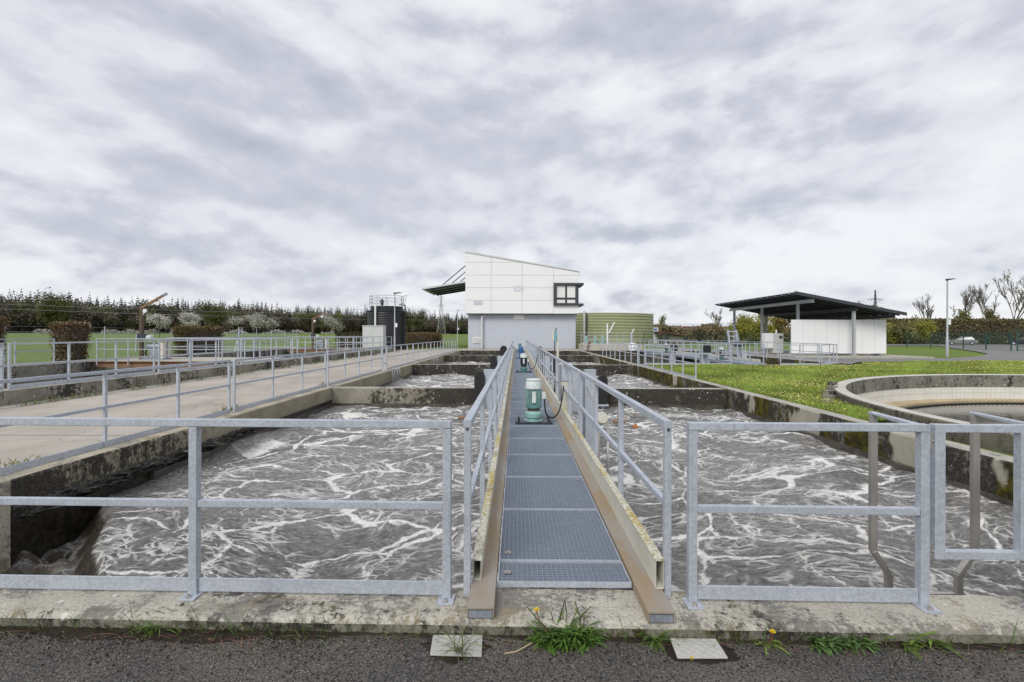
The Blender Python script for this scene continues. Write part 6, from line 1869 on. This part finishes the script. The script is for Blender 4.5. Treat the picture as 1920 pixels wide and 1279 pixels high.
# ------------------------------------------------------------------ foreground: cover plates, weeds, soil
for i, (pts_, lab) in enumerate((([(812, 1190), (905, 1190), (903, 1230), (806, 1227)], 'grey tread plate set in the asphalt left of the walkway, grass growing at it'), ([(1256, 1196), (1342, 1197), (1365, 1233), (1270, 1233)], 'grey tread plate set in the asphalt right of the walkway'))):
    P4 = [G(x, y, -0.07) for x, y in pts_]
    c = sum(P4, Vector()) / 4
    o = thing('cover_plate', lab, 'cover plate', (c.x, c.y, -0.092), 0, 'tread plates at the kerb')
    m = MB().prism([(p.x - c.x, p.y - c.y) for p in reversed(P4)], 0.014, 0.022)
    m.build('plate', MTREAD, o, bevel=0.002)
    ex = (P4[1] - P4[0]); ey = (P4[3] - P4[0])
    lug0 = MB().add([(-0.014, -0.0035, 0), (0.014, -0.0035, 0), (0.014, 0.0035, 0), (-0.014, 0.0035, 0), (-0.009, -0.0015, 0.0025), (0.009, -0.0015, 0.0025), (0.009, 0.0015, 0.0025), (-0.009, 0.0015, 0.0025)], [(4, 5, 6, 7), (0, 1, 5, 4), (1, 2, 6, 5), (2, 3, 7, 6), (3, 0, 4, 7)])
    lugs = MB()
    for a in range(9):
        for b in range(6):
            q = P4[0] - c + ex * ((a + 0.6) / 9.3) + ey * ((b + 0.6) / 6.3)
            ang = 0.78 if (a + b) % 2 else -0.78
            for f in ():
                pass
            vs_ = [(q.x + v[0] * math.cos(ang) - v[1] * math.sin(ang), q.y + v[0] * math.sin(ang) + v[1] * math.cos(ang), 0.0222 + v[2]) for v in lug0.v]
            lugs.add(vs_, lug0.f)
    tag(lugs.build('tread_pattern', MTREAD, o), kind='stuff')
    MB().prism([((p.x - c.x) * 0.94, (p.y - c.y) * 0.92) for p in reversed(P4)], -0.03, 0.0135).build('frame', MBLK, o)
    for u in (0.12, 0.88):
        q = P4[0] - c + ex * u + ey * 0.42
        MB().lathe([(0.007, 0.0222), (0.007, 0.026), (0, 0.027)], (q.x, q.y, 0), 8).build('screw', MST, o)
def leaf_ribbon(V, F, T, base, az, L, w, rise, droop, col, lobes=0, rng=random):
    n = 9
    o = len(V)
    d = Vector((math.cos(az), math.sin(az), 0)); s = Vector((-d.y, d.x, 0))
    for i in range(n + 1):
        t = i / n
        p = base + d * (L * t * (1 - 0.25 * rise * (1 - t))) + Vector((0, 0, L * (rise * t - droop * t * t)))
        ww = w * (math.sin(PI * (0.08 + 0.90 * t)) ** 0.7) * (0.5 + 0.5 * t if lobes else 1)
        if lobes: ww *= 1.0 if i % 2 else 0.42
        V.append(p - s * ww + Vector((0, 0, ww * 0.35))); V.append(p); V.append(p + s * ww + Vector((0, 0, ww * 0.35)))
        T += [col, tuple(min(1, c * 1.3) for c in col), col]
        if i:
            a = o + 3 * (i - 1)
            F += [(a, a + 1, a + 4, a + 3), (a + 1, a + 2, a + 5, a + 4)]
def weed(label, px, py, spread, nl, L, w, lobes, col, flowers=(), cat='weed', rise=(0.3, 1.2), stems=0, seed=0, name='dandelion'):
    r = random.Random(seed)
    c = G(px, py, -0.088)
    o = thing(name, label, cat, (c.x, c.y, -0.088), 0, 'weeds growing at the foot of the kerb')
    V, F, T = [], [], []
    for i in range(nl):
        b = Vector((r.uniform(-1, 1) * spread[0], r.uniform(-1, 1) * spread[1], 0.0))
        az = r.uniform(0, 2 * PI)
        if r.random() < 0.6: az = r.uniform(PI, 2 * PI)
        k = r.uniform(0.6, 1.5)
        cc = tuple(x * k for x in col)
        leaf_ribbon(V, F, T, b, az, L * r.uniform(0.55, 1.15), w * r.uniform(0.7, 1.2), r.uniform(*rise), r.uniform(0.3, 0.9), cc, lobes)
    mesh_np('leaves', [tuple(v) for v in V], F, MLEAF, np.array(T), o)
    for i in range(stems):
        x, y = r.uniform(-1, 1) * spread[0], r.uniform(-0.4, 1) * spread[1]
        h = r.uniform(0.10, 0.20)
        MB().tube([(x, y, 0), (x + r.uniform(-.02, .02), y, h * .6), (x + r.uniform(-.05, .05), y, h)], 0.003, 5).build('stem', MBROWND, o)
    for (fx, fy, fz, fr) in flowers:
        st = MB().tube([(fx * 0.4, fy * 0.4, 0), (fx * 0.9, fy * 0.9, fz * 0.6), (fx, fy, fz)], 0.0035, 6).build('stem', MRED, o)
        m = MB()
        for ring_, (rr, zz) in enumerate(((fr, 0.004), (fr * 0.7, 0.010), (fr * 0.42, 0.014))):
            for q in range(14):
                a = 2 * PI * (q + 0.5 * ring_) / 14
                a2 = a + 0.16; a1 = a - 0.16
                m.add([(fx, fy, fz), (fx + rr * math.cos(a1), fy + rr * math.sin(a1), fz + zz), (fx + rr * 1.1 * math.cos(a), fy + rr * 1.1 * math.sin(a), fz + zz), (fx + rr * math.cos(a2), fy + rr * math.sin(a2), fz + zz)], [(0, 1, 2, 3)])
        m.build('flower_head', MYEL, o)
    return o
DG = (0.085, 0.165, 0.03)
weed('big bushy weed with a yellow flower and dry stalks at the end of the walkway', 1062, 1200, (0.14, 0.05), 420, 0.12, 0.011, 2, DG, ((-0.165, 0.03, 0.145, 0.017),), stems=8, seed=1, name='weed_clump', rise=(0.3, 1.5))
weed('dandelion with one yellow flower right of the right tread plate', 1438, 1207, (0.02, 0.015), 16, 0.11, 0.012, 2, (0.12, 0.165, 0.04), ((0.02, -0.02, 0.075, 0.016),), seed=2, rise=(0.1, 0.8))
weed('dense low leafy weed at the kerb below the right front railing', 1575, 1208, (0.16, 0.03), 150, 0.075, 0.012, 0, (0.085, 0.15, 0.045), seed=3, name='weed_clump', rise=(0.2, 1.3))
weed('large dandelion rosette at the right end of the row of weeds', 1715, 1207, (0.10, 0.03), 30, 0.15, 0.014, 2, (0.11, 0.17, 0.03), seed=4, rise=(0.2, 1.0))
weed('small rosette of narrow leaves below the right channel end', 1226, 1204, (0.015, 0.015), 46, 0.12, 0.004, 0, (0.09, 0.15, 0.03), seed=5, name='plantain', rise=(0.2, 1.4))
weed('grass tuft growing at the left tread plate', 862, 1228, (0.03, 0.008), 34, 0.15, 0.0028, 0, (0.11, 0.15, 0.04), seed=6, name='grass_tuft', rise=(0.8, 1.6), cat='grass tuft')
weed('green grass tuft at the kerb below the left front railing', 287, 1183, (0.07, 0.02), 40, 0.14, 0.0035, 0, (0.09, 0.15, 0.03), seed=7, name='grass_tuft', rise=(0.3, 1.2), cat='grass tuft')
weed('tall thin grass tuft beside the left railing foot plate', 342, 1172, (0.03, 0.012), 22, 0.19, 0.0028, 0, (0.10, 0.15, 0.035), seed=8, name='grass_tuft', rise=(0.9, 1.7), cat='grass tuft')
# small flower lying below the right plate
weed('tiny yellow flower below the right tread plate', 1297, 1240, (0.004, 0.004), 4, 0.02, 0.003, 0, DG, ((0.0, 0.0, 0.012, 0.009),), seed=9, name='small_dandelion')
# thin grass and dry roots along the foot of the kerb: nobody could count it
r = random.Random(21)
V, F, T = [], [], []
for i in range(1500):
    s = r.uniform(-3.6, 3.4)
    dens = 0.5 + 0.5 * math.sin(s * 2.1 + 1) * math.sin(s * 5.3)
    if r.random() > 0.25 + dens * (1.0 if s < 0.2 else 0.35):
        continue
    p = FP(s, T_FRONT - abs(r.gauss(0, 0.022)) - 0.004, -0.09)
    if r.random() < 0.55:
        c = (0.075 * r.uniform(.7, 1.5), 0.115 * r.uniform(.7, 1.5), 0.025)
        leaf_ribbon(V, F, T, p, r.uniform(0, 6.28), r.uniform(0.03, 0.11), 0.0018, r.uniform(0.6, 1.8), r.uniform(0, 0.7), c)
    else:
        c = (0.24 * r.uniform(.5, 1.4), 0.19 * r.uniform(.5, 1.3), 0.12)
        leaf_ribbon(V, F, T, p + Vector((0, -abs(r.gauss(0, 0.03)), 0.004)), r.choice((0, PI)) + r.gauss(-0.2, 0.6), r.uniform(0.04, 0.16), 0.0016, r.uniform(0.0, 0.35), r.uniform(0.1, 0.4), c)
tag(mesh_np('kerb_grass', [tuple(v) for v in V], F, MLEAF, np.array(T)), 'sparse grass and dry roots along the foot of the kerb', 'grass', kind='stuff')
# dark soil and crumbs in the joint
V, F, T = [], [], []
na, nbq = 420, 7
for i in range(na + 1):
    s = -4.2 + 8.4 * i / na
    wd = 0.055 + 0.03 * math.sin(s * 3.1) + 0.02 * math.sin(s * 9.7) + (0.10 * max(0, 1 - abs(s + 2.35) / 0.9)) + r.uniform(-.008, .008)
    wd = max(0.02, wd if s < 0.4 else wd * 0.6)
    for j in range(nbq + 1):
        t = j / nbq
        p = FP(s + r.uniform(-.006, .006), T_FRONT + 0.004 - wd * t)
        z = -0.075 - 0.022 * t ** 1.5 + r.uniform(-.006, .006) * (1 - t * 0.6)
        V.append((p.x, p.y, z - (0.012 if j == nbq else 0)))
        k = r.uniform(0.6, 1.4)
        T.append((0.038 * k, 0.029 * k, 0.021 * k))
for i in range(na):
    for j in range(nbq):
        a = i * (nbq + 1) + j
        F.append((a, a + nbq + 1, a + nbq + 2, a + 1))
for (px_, py_, rx_, ry_) in ((855, 1214, 0.19, 0.115), (1310, 1216, 0.185, 0.105), (1062, 1206, 0.16, 0.06)):
    c_ = G(px_, py_, -0.08)
    for ring_ in range(5):
        for q in range(48):
            a = 2 * PI * q / 48
            k = r.uniform(0.6, 1.4)
            rr = (ring_ + 1) / 5 * (1 + (r.uniform(-.12, .12) if ring_ > 2 else 0) + 0.10 * math.sin(3 * a + px_) + 0.08 * math.sin(7 * a))
            V.append((c_.x + rx_ * rr * math.cos(a), c_.y + ry_ * rr * math.sin(a), -0.0815 + r.uniform(-.003, .004) - (0.012 if ring_ == 4 else 0)))
            T.append((0.036 * k, 0.028 * k, 0.020 * k))
    o_ = len(V) - 240
    for ring_ in range(4):
        for q in range(48):
            q2 = (q + 1) % 48
            F.append((o_ + ring_ * 48 + q, o_ + ring_ * 48 + 48 + q, o_ + ring_ * 48 + 48 + q2, o_ + ring_ * 48 + q2))
tag(mesh_np('soil', V, F, MLEAF, np.array(T)), 'dark soil washed into the joint between kerb and asphalt', 'soil', kind='stuff')
n = 5200
s = RNG.uniform(-3.4, 3.3, n); t_ = T_FRONT - 0.03 - np.abs(RNG.normal(size=n)) * 0.12
keep = RNG.random(n) < np.where(s < -1.0, 0.9, 0.35)
s, t_ = s[keep], t_[keep]; n = len(s)
P = np.array([tuple(FP(a, b, -0.085)) for a, b in zip(s, t_)])
V, F = leaf_quads(P, 0.006 + 0.012 * RNG.random(n) ** 2)
T = np.repeat(tints(n, [(0.045, 0.036, 0.026), (0.20, 0.18, 0.14), (0.03, 0.025, 0.02), (0.09, 0.075, 0.055)]), 4, axis=0)
tag(mesh_np('grit', V, F, MLEAF, T), 'loose grit and soil crumbs on the asphalt near the kerb', 'grit', kind='stuff')
rt = thing('dry_root', 'pale dry root lying on the asphalt left of the big weed', 'root', tuple(G(1000, 1195, -0.085)), 0)
g0_ = G(1000, 1195, -0.085)
pts = [G(x, y, -0.075) - g0_ for x, y in ((945, 1226), (968, 1222), (990, 1210), (1003, 1201), (1012, 1196))]
MB().tube(pts, [0.003, 0.0045, 0.005, 0.005, 0.004], 6).build('stem', paint('dry root', (0.42, 0.34, 0.22), 0.8), rt, smooth=True)
# grass along the road edges on the left
r = random.Random(4)
V, F, T = [], [], []
for i in range(2600):
    if r.random() < 0.72:
        y = 8 + 34 * r.random() ** 1.5; x = -11.22 + r.gauss(0, 0.05)
        if math.sin(y * 1.7) + math.sin(y * 4.1) < -0.3: continue
    else:
        y = r.choice((5.2, 5.5, 5.9, 9.9, 10.3, 15.2)) + r.gauss(0, 0.18); x = -6.02 - abs(r.gauss(0, 0.06))
    c = (0.12 * r.uniform(.6, 1.4), 0.14 * r.uniform(.6, 1.4), 0.03)
    leaf_ribbon(V, F, T, Vector((x, y, -0.055)), r.uniform(0, 6.28), r.uniform(0.05, 0.16), 0.004 + 0.00025 * y, r.uniform(0.4, 1.6), r.uniform(0.2, .8), c)
tag(mesh_np('verge_grass', [tuple(v) for v in V], F, MLEAF, np.array(T)), 'mossy grass growing along the edges of the service road', 'grass', kind='stuff')
# long grass between the left tanks and the wire fence
n = 26000
P = np.stack([RNG.uniform(-24.6, -20.05, n), 14 + RNG.random(n) ** 1.3 * 30, np.full(n, -0.13)], 1)
c = tints(n, [(0.10, 0.17, 0.03), (0.13, 0.19, 0.035), (0.20, 0.19, 0.06)], 0.3)
tag(blades(P, 0.14 + 0.16 * RNG.random(n), 0.030 + 0 * P[:, 1], c, 'fence_grass'), 'long grass between the left tanks and the wire fence', 'grass', kind='stuff')
